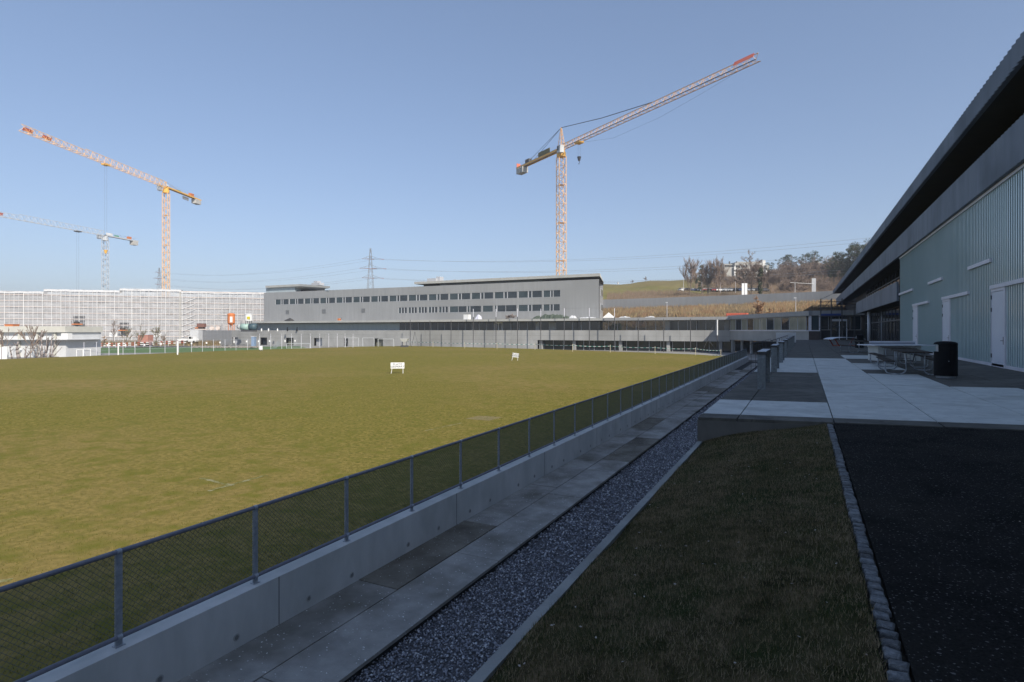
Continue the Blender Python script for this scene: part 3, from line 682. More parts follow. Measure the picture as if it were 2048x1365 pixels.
for a, c in ((989,1005),):
    f = MB(); ua, uc = F131.u(a), F131.u(c); um = (ua+uc)/2
    for x in (ua, um-.08, uc-.16): f.fbox(F131, x, x+.16, .6, E+1.75, -.05, .08)
    f.fbox(F131, ua, uc, E+1.752, E+2.2, -.05, .08); f = f.build('entrance_door', m_white, school)
    for x0, x1 in ((ua+.161, um-.081), (um+.081, uc-.161)): MB().fbox(F131, x0, x1, .6, E+1.75, -.02, 0).build('pane', m_fglass, f)
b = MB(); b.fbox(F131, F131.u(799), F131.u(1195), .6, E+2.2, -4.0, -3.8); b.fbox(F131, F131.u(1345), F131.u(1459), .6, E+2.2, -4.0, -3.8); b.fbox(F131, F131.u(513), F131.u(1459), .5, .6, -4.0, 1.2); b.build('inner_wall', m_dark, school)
# roof slab over the ground floor
b = MB(); u0, u1 = F129.u(497), F129.u(1205); b.fbox(F129, u0, u1, E+2.24, E+2.80, -7.5, 0); b.build('roof_slab', m_slabedge, school)
b = MB(); b.fbox(F129, u1+.02, F129.u(1461), E+2.22, E+2.86, -9, 0); b.build('bridge_roof', m_clad, school)
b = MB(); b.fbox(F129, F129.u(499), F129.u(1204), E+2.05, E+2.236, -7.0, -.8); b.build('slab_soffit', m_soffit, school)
# upper volume with two rows of windows
ua, ub = F135.u(528), F135.u(1198)
r3 = [550.6,578.8,609,639.8,672,705.8,741.6,778.2,816.8,857,899,942.8,988.9,1036.7,1086.6]
h3, h3t, h2, h2t = E+8.28, E+10.06, E+4.82, E+6.55
holes = []; wins = []
for i, px in enumerate(r3):
    x0 = F135.u(px); x1 = F135.u(r3[i+1])-.34 if i < 14 else F135.u(1121); holes.append((x0, x1, h3, h3t)); wins.append((x0, x1, h3, h3t, (.0,.40,.44,.555,.585,1.0)))
for a, c in ((797,814),(816.5,834),(836.6,854),(856.8,875),(877.5,896)):
    x0, x1 = F135.u(a), F135.u(c); holes.append((x0,x1,h2,h2t)); wins.append((x0,x1,h2,h2t,(0,.30,.37,.63,.70,1)))
for a, c, d in ((899,933.5,(0,.5,.51,1)),(934.5,962.5,(0,.16,.2,1)),(965,986,(0,.99)),(988.9,1033.5,(0,.08,.13,.5,.51,1)),(1036.7,1084,(0,.40,.44,.555,.585,1)),(1086.6,1120,(0,.38,.42,.57,.61,1))):
    x0, x1 = F135.u(a), F135.u(c); holes.append((x0,x1,h2,h2t)); wins.append((x0,x1,h2,h2t,d))
b = MB(); walls(b, F135, ua, ub, E+2.5, E+12.35, -.35, 0, holes); b.build('upper_wall', m_clad, school)
for j, (x0, x1, z0, z1, d) in enumerate(wins):
    W = x1-x0; f = MB(); f.fbox(F135, x0, x1, z0, z0+.08, -.2, .04); f.fbox(F135, x0, x1, z1-.06, z1, -.2, -.05)
    segs = [(d[i], d[i+1]) for i in range(0, len(d)-1, 2)] if len(d) % 2 == 0 else [(0, 1)]
    edges = sorted({0, 1, *[e for s in segs for e in s]})
    for (a, c) in zip(edges[:-1], edges[1:]):
        if not any(abs(a-s[0]) < 1e-6 for s in segs): f.fbox(F135, x0+a*W, x0+c*W, z0+.081, z1-.061, -.2, -.03)
    f.fbox(F135, x0, x0+.05, z0+.081, z1-.061, -.2, .02); f.fbox(F135, x1-.05, x1, z0+.081, z1-.061, -.2, .02)
    f = f.build('window', m_frame, school)
    for i, (a, c) in enumerate(segs):
        MB().fbox(F135, max(x0+.052,x0+a*W+.01), min(x1-.052,x0+c*W-.01), z0+.09, z1-.07, -.16, -.12).build('pane', m_fglass2 if i == 0 else m_fglass, f)
for a, c in ((571.7,578.3),(644,651.7),(723,730.4)):
    b = MB(); x0, x1 = F135.u(a), F135.u(c)
    for k in range(8): b.fbox(F135, x0, x1, E+5.2+k*.17, E+5.2+k*.17+.10, .001, .05)
    b.build('louvre', M('louvre_grey', (.20,.205,.21), rough=.7), school)
# end faces, roof deck
pr = P(1206, 600, 151); pe = F135.pt(ub, 0)
b = MB(); b.prism([(pe.x,pe.y), (pr.x,pr.y), (pr.x-8,pr.y+1), (ua_x := F135.pt(ua,0).x, 150), (ua_x, 135.35), (pe.x-.0,135.35)], E+2.5, E+12.28); b.build('upper_body', m_clad, school)
FE1 = Frame((pe.x,pe.y), (pr.x-pe.x, pr.y-pe.y)); LE = (pr-pe).xy.length
for v0, v1 in ((h3+.2, h3t+.3), (h2, h2t)):
    for i in (0, 1): 
        f = MB().fbox(FE1, LE*(.34+.3*i), LE*(.34+.3*i)+2.6, v0, v1, 0.002, .08).build('window', m_frame, school); MB().fbox(FE1, LE*(.34+.3*i)+.12, LE*(.34+.3*i)+2.48, v0+.1, v1-.1, .081, .10).build('pane', m_fglass2, f)
# left roof structure
FL2 = Frame((0,137), (1,0))
b = MB(); x0, x1 = FL2.u(532), FL2.u(590); b.fbox(FL2, x0, x1, E+12.3, E+14.1, -7, 0); b.build('penthouse', m_blueclad, school)
b = MB(); b.fbox(FL2, x1+.01, FL2.u(622), E+12.3, E+14.1, -6, -2.5); b.build('penthouse_recess', m_dark, school)
xa, xc = FL2.u(527.5, 1.5), FL2.u(597, 1.5); tip = P(660, 576, 178)
b = MB(); b.prism([(xa,136.2), (xc,136.2), (tip.x, tip.y), (tip.x-14, tip.y+7), (xa,150)], [E+14.12,E+14.12,E+12.9,E+12.9,E+14.12], [E+14.8,E+14.8,E+13.5,E+13.5,E+14.8]); b.build('penthouse_roof', m_slabedge, school)
MB().tube((FL2.u(641),141,E+12.3), (FL2.u(641),141,E+13.1), .15, 8).build('roof_post', m_frame, school)
b = MB(); xq = FL2.u(604); b.box(xq, xq+3.6, 141, 143, E+14.7, E+15.5); b.box(xq+.8, xq+2.4, 141.2, 142.8, E+15.5, E+16.1); b.build('roof_unit', m_frame, school)
# right long roof with tapered end
FR = Frame((0,134.9), (1,0)); xa, xc, xd = FR.u(828.5), FR.u(1200), FR.u(1206)
zt, zb = E+13.75, E+13.0
bk = P(1201, HY, zY(1201,147)); b = MB(); b.prism([(xa,134.9),(xc,134.9),(bk.x,147),(xa,147)], E+13.05, [E+13.7,E+13.75,E+13.75,E+13.7]); b.build('long_roof', m_slabedge, school)
bl = P(1206.5, HY, zY(1206.5,147)); b = MB(); b.hexa([(xc+.003,134.9,zb),(xc+.62,135.4,E+11.7),(bl.x,147,E+11.7),(bk.x+.003,147,zb),(xc+.003,134.9,zt),(xc+.72,135.4,E+11.75),(bl.x+.1,147,E+11.75),(bk.x+.003,147,zt)]); b.build('roof_end_fascia', m_slabedge, school)
b = MB(); x0 = FL2.u(876); b.fbox(FL2, x0, FL2.u(1080), E+12.2, E+13.04, -6, -1); b.build('penthouse', m_blueclad, school)
b = MB(); b.fbox(FL2, FL2.u(845), x0-.01, E+12.2, E+13.04, -6, -.6); b.build('penthouse_recess', m_dark, school)
b = MB(); b.fbox(FL2, FL2.u(850), FL2.u(868), E+13.7, E+14.8, -4, -1); b.fbox(FL2, FL2.u(866), FL2.u(873), E+13.7, E+15.3, -3.6, -1.6); b.build('roof_unit', m_frame, school)
b = MB(); b.fbox(FL2, FL2.u(900), FL2.u(905), E+13.7, E+14.2, -3, -1.6); b.build('roof_unit', m_frame, school)
# ---- bridge building on the right, running towards the hall
C1 = F130.pt(uB, 0); C2 = Vector((.9, 104.0, 0))
bridge = thing('bridge_building', 'low glazed bridge building linking the school to the dark hall across the field end', 'building', (C1.x+6, 118, -3.25))
FB = Frame((C1.x, C1.y), (C2.x-C1.x, C2.y-C1.y)); LB = (C2-C1).xy.length
n = 9
for i in range(n): MB().fbox(FB, i*LB/n+.012, (i+1)*LB/n-.012, E-2.02, E-.16, -.25, 0).build('wall_panel', m_conc_far, bridge)
MB().fbox(FB, 0, LB, E-.155, E-.02, -.3, .12).build('sill', m_white_metal, bridge)
m_cur = M('curtain_glass', (.34,.33,.26), (.20,.20,.16), .8, .12, spec=.6, streak=(1,1,.15))
glazed_row(FB, [(1461,1613)], E+.0, E+2.28, [m_cur, m_fglass, m_cur, m_clear, m_cur], bridge, step=LB/12)
MB().fbox(FB, -.4, LB+.4, E+2.32, E+3.08, -7, .5).build('roof', m_clad, bridge)
MB().fbox(FB, .3, LB, -.6, -.5, -6, -.3).build('floor', m_dark, bridge)
for px in (1484, 1503):
    u = FB.u(px, -2.5); MB().tube(FB.pt(u,-3.3,-2.5), FB.pt(u,E-2.05,-2.5), .3, 10).build('column', m_palewall, bridge)
MB().fbox(FB, .1, .7, -3.3, E-2.05, -.8, -.2).build('column', m_conc_far, bridge)
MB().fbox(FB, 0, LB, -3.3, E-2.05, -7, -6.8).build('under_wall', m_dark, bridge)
FX = Frame((.9,104.0), (1,.05))
MB().fbox(FX, -.3, 9, E+2.34, E+3.1, -6, .3).build('roof', m_clad, bridge)
MB().fbox(FX, 1.3, 9, -.02, E-.0, -1.5, -1.4).build('dark_plinth', m_cap, bridge)
MB().fbox(FX, -.2, 1.3, -.4, E-.1, -1.2, 0).build('brick_plinth', M('brown_plinth', (.07,.055,.05), (.10,.08,.07), 2, .9), bridge)
glazed_row(FX, [(1636,1722)], E+.02, E+2.3, [m_fglass, m_clear, m_fglass], bridge, w=-1.3, step=1.6)
f = MB(); x0, x1 = FX.u(1661), FX.u(1694)
for x in (x0, (x0+x1)/2, x1-.12): f.fbox(FX, x, x+.12, 0, E+1.4, .1, .3)
f.fbox(FX, x0, x1, E+1.402, E+1.75, .1, .3); f = f.build('entrance_door', m_door, bridge)
MB().fbox(FX, x0+.13, x1-.13, .02, E+1.4, .15, .2).build('pane', m_clear, f)
# end window box at the corner
f = MB(); f.fbox(FX, -.25, .15, E-.15, E+2.33, -.2, .2); f.fbox(FX, 1.2, 1.45, E-.15, E+2.33, -.2, .2); f.fbox(FX, .151, 1.199, E-.15, E+.02, -.2, .2); f = f.build('corner_window', m_white_metal, bridge)
MB().fbox(FX, .151, 1.199, E+.022, E+2.33, -.05, 0).build('pane', m_fglass2, f)
# scaffold tower in front of the entrance
sc = thing('scaffold_tower', 'dark tube scaffold standing before the glazed entrance with a blue strip of sheeting', 'scaffold', tuple(FX.pt(3,0,1)))
us = [FX.u(p, 1.2) for p in (1641, 1662, 1683, 1708)]
for w in (1.2, 2.3):
    for u in us: MB().tube(FX.pt(u,0,w), FX.pt(u,E+4.9,w), .045, 5).build('standard', m_dkst, sc)
    for z in (E+.5, E+2.1, E+3.4, E+3.9, E+4.4): MB().tube(FX.pt(us[0]-.3,z,w), FX.pt(us[-1]+.3,z,w), .035, 5).build('ledger', m_dkst, sc)
MB().tube(FX.pt(us[0],E+3.0,2.35), FX.pt(us[1],E+4.8,2.35), .035, 5).build('brace', m_dkst, sc)
MB().tube(FX.pt(us[0],E+4.8,2.35), (6.0,112,E+7.0), .03, 4).build('brace', m_dkst, sc)
MB().fbox(FX, us[0], us[2]+.4, E+2.16, E+2.26, 1.2, 2.3).build('deck', m_wood, sc)
MB().fbox(FX, us[0], us[2]-.2, E+2.27, E+2.55, 2.32, 2.36).build('blue_sheet', M('blue_sheet', (.02,.05,.22), rough=.6), sc)

# ================================================================== slope, hill and noise wall behind
def lerp(x, xs, ys): return float(np.interp(x, xs, ys))
def zw(px): return lerp(px, [1100,1206,1665,1800], [196,190,152,142])
def hwb(px): return lerp(px, [1100,1206,1665,1800], [6.4,6.56,7.3,7.4])
def hill_h(px, z):
    w = zw(px); b_ = hwb(px)
    z0 = lerp(px, [1150,1206,1460,1620,1800], [152,150,130,112,106])
    top = lerp(px, [900,1206,1400,1560,1750], [22,25.8,29.5,31,33])
    return lerp(z, [z0, (z0+w)/2, w-1, w+2, 205+5, 235, 262, 330, 430, 620, 1200], [-2.5, b_*.62, b_-.1, b_+.6, b_+3.2, 13.2, 18.3, top, top-3, 10, -4])
def HP(px, z, dz=0.0): p = P(px, HY, z); p.z = EYE + hill_h(px, z) + dz; return p
pxs = np.arange(1080, 2101, 20); zsr = [108,112,118,124,130,136,142,148,154,160,166,172,178,184,190,196,204,212,222,235,248,262,280,300,330,360,400,450,520,620,800,1100]
V = []; 
for z in zsr:
    for px in pxs:
        hh = hill_h(px, z) + .35*math.sin(px*.05+z*.13)*(z > 200) + .25*math.sin(px*.021*z*.01)
        z0 = lerp(px, [1150,1206,1460,1620,1800], [152,150,130,112,106]); p = P(px, HY, max(z, z0)); V.append((p.x, p.y, max(EYE+hh, -3.6)))
b = MB(); b.v = V; nx = len(pxs)
for j in range(len(zsr)-1):
    for i in range(nx-1):
        a = j*nx+i
        if len({b.v[a], b.v[a+1], b.v[a+nx+1], b.v[a+nx]}) < 4: continue
        b.f.append((a, a+1, a+nx+1, a+nx)); b.m.append(1 if zsr[j] < 200 or pxs[i] > 1400 else 0)
struct(b, 'hill', [m_hill, m_scrub])
# left far low hills (very faint land beyond)
nw = thing('noise_barrier', 'long grey panelled noise barrier wall across the slope behind the bridge building', 'wall', tuple(HP(1430, zw(1430))))
pj = np.linspace(1150, 1760, 42)
for a, c in zip(pj[:-1], pj[1:]):
    q0, q1 = HP(a, zw(a)), HP(c, zw(c)); t0 = EYE + lerp(a, [1206,1665], [10.0,10.3]); 
    b = MB(); d = (q1-q0).normalized()*.012; nrm = Vector((d.y,-d.x,0)).normalized()*.25
    q0 = q0 + d; q1 = q1 - d; ba = q0.z+.35; bb = q1.z+.35
    b.hexa([(q0.x,q0.y,ba),(q1.x,q1.y,bb),(q1.x-nrm.x,q1.y-nrm.y,bb),(q0.x-nrm.x,q0.y-nrm.y,ba),(q0.x,q0.y,t0),(q1.x,q1.y,t0),(q1.x-nrm.x,q1.y-nrm.y,t0),(q0.x-nrm.x,q0.y-nrm.y,t0)])
    b.build('barrier_panel', m_clad, nw)
b = MB(); q0, q1 = HP(1150, zw(1150)), HP(1760, zw(1760)); 
for a, c in zip(pj[:-1:2], pj[2::2]):
    q0, q1 = HP(a, zw(a)), HP(c, zw(c)); b.hexa([(q0.x,q0.y,q0.z-1),(q1.x,q1.y,q1.z-1),(q1.x,q1.y+.4,q1.z-1),(q0.x,q0.y+.4,q0.z-1),(q0.x,q0.y,q0.z+.34),(q1.x,q1.y,q1.z+.34),(q1.x,q1.y+.4,q1.z+.34),(q0.x,q0.y+.4,q0.z+.34)])
b.build('footing', M('stained_concrete', (.10,.095,.085), (.26,.25,.23), .6, .9, streak=(1,1,.3)), nw)

# dry grass and brush on the slopes: many thin stems, joined
def stems(n, pos, h0, h1, w, mats, pm, lean=.5):
    """pos(n)-> (n,3) world points"""
    Pn = pos(n); a = rng.uniform(0, 2*np.pi, n); L = rng.uniform(h0, h1, n); ln = rng.uniform(0, lean, n)
    d = np.stack([np.cos(a)*ln*L, np.sin(a)*ln*L, L], -1); s = np.stack([np.full(n,CS)*w, np.full(n,SN)*w, np.zeros(n)], -1) * rng.uniform(.5,1.4,(n,1))
    V = np.stack([Pn-s, Pn+s, Pn+d], 1); mi = rng.choice(len(mats), n, p=pm)
    return V.reshape(-1,3), np.arange(3*n).reshape(-1,3), mi
def slope_pos(px0, px1, f0, f1):
    def f(n):
        out = np.zeros((n,3))
        for i in range(n):
            px = random.uniform(px0, px1); w = zw(px); z0 = lerp(px, [1150,1206,1460,1620,1800], [152,150,130,112,106]); z = z0 + (w-z0)*random.uniform(f0, f1)
            p = HP(px, z, -.1); out[i] = p
        return out
    return f
V, F, mi = stems(26000, slope_pos(1190, 1740, .25, 1.0), .3, 1.5, .09, m_straw, (.40,.38,.22))
pt_ = np.sin(V[::3,0]*.55+np.sin(V[::3,1]*.4)*2)*np.sin(V[::3,1]*.33+V[::3,0]*.21); mi = np.where(pt_ > .35, 1, np.where(pt_ < -.45, 2, mi)); V.reshape(-1,3,3)[:,2,2] -= np.where(pt_ > .2, .45, 0)*np.random.default_rng(1).random(len(pt_))
tag(link(soup('dry_grass', V, F, m_straw, mi), 'dry_grass'), 'tall dry tan grass covering the embankment below the noise barrier', 'dry grass', kind='stuff')
def hpos(px0, px1, z0, z1):
    def f(n):
        out = np.zeros((n,3))
        for i in range(n): out[i] = HP(random.uniform(px0,px1), random.uniform(z0,z1), -.2)
        return out
    return f
Vs, Fs, Ms = [], [], []; off = 0
for n_, a in ((1500,(1215,1260,204,240)), (4000,(1250,1310,204,245)), (6000,(1300,1380,204,245)), (11000,(1360,1560,200,234)), (15000,(1550,1740,200,252)), (9000,(1540,1760,250,330)), (3000,(1390,1550,262,300))):
    tall = a[0] >= 1400
    V, F, mi = stems(n_, hpos(*a), 1.0 if not tall else 1.5, 3.2 if not tall else 4.2, .07, m_straw[1:] + [m_twig], (.35,.2,.45) if tall else (.5,.1,.4), .6)
    Vs.append(V); Fs.append(F+off); Ms.append(mi); off += len(V)
tag(link(soup('brush', np.concatenate(Vs), np.concatenate(Fs), m_straw[1:] + [m_twig], np.concatenate(Ms)), 'brush'), 'leafless brown brush and thicket along the hillside above the barrier', 'brush', kind='stuff')

# ================================================================== trees
def tree_mesh(seed, H, lv=6, spread=.55, up=.35, r0=.16, nb=(3,5), trunk_frac=.35, droop=0.0, sides=4, cap=2600, rmin=.045):
    r_ = random.Random(seed); tk = MB(); cr = MB(); cnt = [0]
    def rec(p, d, L, r, l):
        r = max(r, rmin)
        if cnt[0] > cap: return
        cnt[0] += 1; seg = 2 if l < 2 else 1; q = p
        for s in range(seg):
            d2 = (d + Vector((r_.uniform(-1,1), r_.uniform(-1,1), r_.uniform(-.6,.8)))*.13).normalized(); e = q + d2*(L/seg)
            (tk if l == 0 else cr).tube(q, e, r*(1-.35*s/seg), sides if l < 2 else 3, r*(1-.35*(s+1)/seg), caps=False); q = e; d = d2
        if l >= lv: return
        n = r_.randint(*nb) + (3 if l == 0 else 0)
        for i in range(n):
            t = 1.0 if (i == 0) else r_.uniform(.35 if l else trunk_frac, 1); base = p.lerp(q, t)
            a = r_.uniform(0, 6.283); side = Vector((math.cos(a), math.sin(a), 0)); v = (d*(1-spread) + side*spread*r_.uniform(.6,1.3) + Vector((0,0,up))).normalized()
            if i == 0: v = (d + side*.15).normalized()
            v.z -= droop*l; rec(base, v.normalized(), L*r_.uniform(.5,.78)*(1.1-t*.35 if l == 0 else 1), r*(.42 if l else .45)*(1.25 if i == 0 else 1), l+1)
    rec(Vector((0,0,-.3)), Vector((0,0,1)), H*.52, r0, 0)
    # normalise height
    zm = max(v[2] for v in cr.v); k = H/zm
    for m in (tk, cr): m.v = [(x*k, y*k, z*k) for x, y, z in m.v]
    return tk, cr
def make_tree(name, label, seed, H=12, crown_mat=None, bark=None, group=None, **kw):
    t = thing(name, label, 'tree', (0,0,0), 0, group); tk, cr = tree_mesh(seed, H, **kw)
    tk.build('trunk', bark or m_bark, t, local=True); c = cr.build('crown', crown_mat or m_twig, t, local=True); return t
def foliage(n, blobs, size, seed):
    r_ = np.random.default_rng(seed); idx = r_.integers(0, len(blobs), n); B_ = np.array(blobs)[idx]
    d = r_.normal(size=(n,3)); d /= np.linalg.norm(d, axis=1)[:,None]; rad = r_.random((n,1))**.45
    c = B_[:,:3] + d*rad*B_[:,3:4]*np.array([1,1,.62]); u = r_.normal(size=(n,3)); w = r_.normal(size=(n,3))
    u /= np.linalg.norm(u,axis=1)[:,None]; w = np.cross(u,w); w /= np.linalg.norm(w,axis=1)[:,None]; s = r_.uniform(.5,1.3,(n,1))*size
    V = np.stack([c-u*s, c+w*s*.7, c+u*s, c-w*s*.7], 1); return V.reshape(-1,3), np.arange(4*n).reshape(-1,4)
def make_pine(name, label, seed, H, group=None, kind='pine'):
    r_ = random.Random(seed); t = thing(name, label, 'tree', (0,0,0), 0, group); tk = MB(); blobs = []
    lean = r_.uniform(-.04,.04)*H; tk.tube((0,0,-.3), (lean,0,H*.96), .022*H, 6, .006*H)
    n = 15
    for i in range(n):
        f = (.42 + .56*i/n) if kind == 'pine' else (.12+.86*i/n); wd = (.26*math.sin(math.pi*min(1,(1-f)*1.9+.1))+.05) if kind == 'pine' else (.24*(1-f)+.02)
        for k in range(3):
            a = r_.uniform(0,6.28); rr = r_.uniform(.35,1.0)*wd*H; c = Vector((lean*f+math.cos(a)*rr, math.sin(a)*rr, H*f+r_.uniform(-.02,.03)*H))
            tk.tube((lean*f,0,H*(f-.05)), c, .006*H, 3, .002*H, caps=False); blobs.append((c.x,c.y,c.z, H*r_.uniform(.045,.085)))
    tk.build('trunk', m_bark, t, local=True); V, F = foliage(7000, blobs, H*.0075, seed)
    link(soup('crown', V, F, m_pine), 'crown', t); return t
def plant(proto, px, z, h, H0, label=None, group=None, rz=None, used=set(), zoff=0, ground=None):
    p = HP(px, z, -.2) if ground is None else P(px, HY, z)
    if ground is not None: p.z = ground
    rz = random.uniform(0,6.28) if rz is None else rz
    if proto.name not in used:
        used.add(proto.name); o = proto; o.location = p; o.rotation_euler = (0,0,rz); o.scale = (h/H0,)*3
        if label: o['label'] = label
        if group: o['group'] = group
        elif 'group' in o and label: del o['group']
        return o
    o = copy_tree(proto, p, rz, label, group, h/H0)
    if label and not group and 'group' in o: del o['group']
    return o
GB = 'bare trees of the wood on the hill'; GP = 'dark pines of the wood on the hill'
tA = make_tree('bare_tree', 'bare brown deciduous tree in the wood on the hill', 3, 14, lv=6, spread=.6, up=.28, nb=(3,4), cap=3600, trunk_frac=.2)
tB = make_tree('bare_tree', 'bare brown deciduous tree in the wood on the hill', 11, 14, lv=6, spread=.66, up=.25, nb=(3,4), cap=4200, trunk_frac=.22)
tC = make_tree('slender_tree', 'slender bare tree on the hill', 21, 16, lv=5, spread=.42, up=.6, nb=(3,5), trunk_frac=.25, r0=.13, cap=2200)
pA = make_pine('pine_tree', 'dark pine in the wood on the hill', 5, 15); pB = make_pine('pine_tree', 'dark pine in the wood on the hill', 8, 15); pC = make_pine('spruce_tree', 'dark conifer on the hill', 9, 15, kind='spruce')
def Hof(px, ytop, z): return (HY-ytop)/FPX*z - hill_h(px, z)
def tplant(proto, px, ytop, z, H0, label=None, group=None): 
    h = max(3.0, Hof(px, ytop, z)); return plant(proto, px, z, h, H0, label, group)
tplant(tC, 1378, 511, 214, 16, 'slender bare tree standing alone left of the wood in front of the parked cars')
tplant(tC, 1416, 517, 216, 16, 'slender pale stemmed bare tree before the dark conifer on the hill')
tplant(tC, 1440, 507, 212, 16, 'leaning bare tree just left of the hillside apartment block')
tplant(tB, 1503, 499, 214, 14, 'largest spreading bare tree in front of the hillside apartment block')
tplant(tC, 1527, 520, 212, 16, 'thin bare tree right of the apartment block with twigs above its roof')
tplant(tA, 1592, 535, 208, 14, 'dark multi branched bare tree in front of the barrier near the white frame')
tplant(tA, 1291, 552, 330, 14, 'small round bare tree alone on the grassy skyline')
tplant(tB, 1264, 562, 336, 14, 'tiny faint bare tree on the grassy skyline left of the round one')
tplant(pC, 1404, 527, 245, 15, 'dark conifer at the left end of the hillside wood')
for px, y, z in ((1418,536,250),(1392,545,262),(1566,512,300),(1584,508,300),(1612,507,290),(1628,502,292),(1668,512,262),(1684,505,258),(1697,492,250),(1712,488,246),(1660,520,270),(1538,524,300),(1478,542,280),(1730,480,245),(1745,486,240)):
    tplant(random.choice((pA,pB)), px, y, z, 15, 'dark evergreen pine ' + ('left of the apartment block in the hillside wood' if px < 1500 else 'rising from the middle of the hillside wood' if px < 1640 else 'at the right end of the hillside wood by the hall roof'), GP)
for i in range(170):
    px = random.choice((random.uniform(1395,1460), random.uniform(1535,1740), random.uniform(1560,1740), random.uniform(1540,1700), random.uniform(1540,1700), random.uniform(1460,1540)))
    z = random.uniform(262,320) if i % 3 else random.uniform(222,250)
    y = (lerp(px, [1390,1440,1540,1600,1700,1760], [552,536,526,512,508,496]) + random.uniform(0,20)) if z > 255 else random.uniform(548,566)
    if z < 255 and 1380 < px < 1560: continue
    if 1452 < px < 1536 and z > 250: y = max(y, 552)
    zone = 'at the left end of the hillside wood near the dark conifer' if px < 1462 else 'close around the apartment block on the hill' if px < 1540 else 'in the middle of the wood, right of the apartment block' if px < 1640 else 'at the right end of the hillside wood by the hall roof'
    zone = ('low bare brown tree ' if z < 252 else 'bare brown tree ') + zone
    tplant(random.choice((tA,tB)), px, y, z, 14, zone, GB)
ivy = thing('ivy_tree', 'dark ivy covered trunk rising above the noise barrier before the apartment block', 'tree', tuple(HP(1521, 210, -.2)))
b = MB(); b.tube((0,0,-.3),(0,0,13.5),.22,6,.05); b.build('trunk', m_bark, ivy, local=True)
V, F = foliage(1600, [(random.uniform(-.4,.4),random.uniform(-.4,.4),z,random.uniform(.5,.9)) for z in np.arange(.5,12.5,.5)], .22, 4); link(soup('crown', V, F, m_pine), 'crown', ivy)
HOAK = 71/FPX*136 - hill_h(1522,136) + .4
tk, cr = tree_mesh(31, HOAK, lv=4, spread=.6, up=.3, nb=(3,4), r0=.12, trunk_frac=.1, cap=700)
oak = thing('dry_oak', 'low oak bush still holding its brown dead leaves above the bridge building roof', 'tree', tuple(HP(1522, 136, -.4)))
tk.build('trunk', m_bark, oak, local=True); cr.build('branches', m_bark, oak, local=True)
tips = [cr.v[i] for i in range(0, len(cr.v), 9)]; V, F = foliage(5200, [(x,y,z,.28) for x,y,z in tips], .085, 6); link(soup('crown', V, F, m_dryleaf), 'crown', oak)
o = plant(tA, 1279, 152, 4.2, 14, 'low bare shrub tree on the dry embankment beside the school building end')
# cars parked on the hill
def car(label, paint, loc, rz):
    t = thing('parked_car', label, 'car', loc, rz, 'cars parked in a row on the hillside'); b = MB()
    sec = [(-2.1,.45,.75),(-2.05,.3,.9),(-1.3,.28,.95),(1.0,.28,.95),(1.9,.3,.82),(2.15,.42,.65)]
    for (x0,a0,c0),(x1,a1,c1) in zip(sec[:-1], sec[1:]): b.hexa([(x0,-.85,a0),(x1,-.85,a1),(x1,.85,a1),(x0,.85,a0),(x0,-.85,c0),(x1,-.85,c1),(x1,.85,c1),(x0,.85,c0)])
    b.build('body', paint, t, local=True)
    b = MB(); b.hexa([(-1.75,-.78,.955),(1.05,-.78,.955),(1.05,.78,.955),(-1.75,.78,.955),(-1.35,-.66,1.42),(.35,-.66,1.42),(.35,.66,1.42),(-1.35,.66,1.42)]); b.build('cabin_glass', m_dglass, t, local=True)
    MB().box(-1.3,.3,-.64,.64,1.421,1.46).build('roof', paint, t, local=True)
    for x in (-1.3, 1.35):
        for y in (-.88, .70): MB().tube((x,y,.32),(x,y+.18,.32),.32,12).build('wheel', m_tire, t, local=True)
    return t
paints = [('black', m_black), ('silver', M('silver_paint', (.45,.46,.48), rough=.3, metal=.6)), ('white', m_white), ('dark red', M('dark_red_paint', (.25,.03,.03), rough=.3)), ('dark blue', M('dark_blue_paint', (.03,.05,.12), rough=.3)), ('dark grey', M('dark_grey_paint', (.07,.07,.08), rough=.3))]
names = []
for i, (px, c_) in enumerate(((1366,2),(1376,0),(1388,4),(1402,1),(1411,3),(1423,0),(1431,3),(1440,2),(1452,1),(1463,1),(1474,0),(1484,4),(1497,1),(1508,1),(1518,0),(1529,5))):
    nm, pt_ = paints[c_]; where = ('at the left end of the row' if i == 0 else 'at the right end of the row') if i in (0, 15) else ['near the slender bare tree', 'just left of the dark conifer', 'below the dark conifer', 'below the apartment block', 'left of the white banners', 'right of the white banners', 'behind the ivy trunk'][min(6, (i-1)//2)]
    lab = f'{nm} parked car {where} on the hillside'
    if lab in names: lab = f'{nm} parked car {where} on the hillside, the second of two alike'
    names.append(lab); p = HP(px, 256, .0); car(lab, pt_, tuple(p), TH + R(8) + random.uniform(-.05,.05))
b = MB(); q0, q1 = HP(1355, 253), HP(1545, 253)
def lamp(px, z, h, label, ground=None, group=None, arm=True):
    p = HP(px, z, -.2) if ground is None else P(px, HY, z)
    if ground is not None: p.z = ground
    t = thing('street_lamp', label, 'street lamp', tuple(p), 0, group)
    MB().tube((0,0,0),(0,0,h),.075,6,.05).build('pole', m_white_metal, t, local=True)
    MB().box(-.35 if arm else -.14,.14,-.12,.12,h,h+.14).build('lamp_head', m_white, t, local=True); return t
lamp(1334, 150, (661-606)/FPX*150+EYE+1, 'white mast lamp on the embankment left of the dry oak', ground=-1.0)
lamp(1591.5, 122, (661-597)/FPX*122+EYE+1, 'white mast lamp on the embankment right of the dry oak', ground=-1.0)
for i, (px, y) in enumerate(((1403,555),(1441,552),(1471,550),(1367,553))):
    lamp(px, 250, (661-y)/FPX*250 - hill_h(px,250)+.2, ['car park lamp below the dark conifer','car park lamp over the middle of the parked cars','car park lamp left of the white banners','car park lamp at the left end of the parked cars'][i])
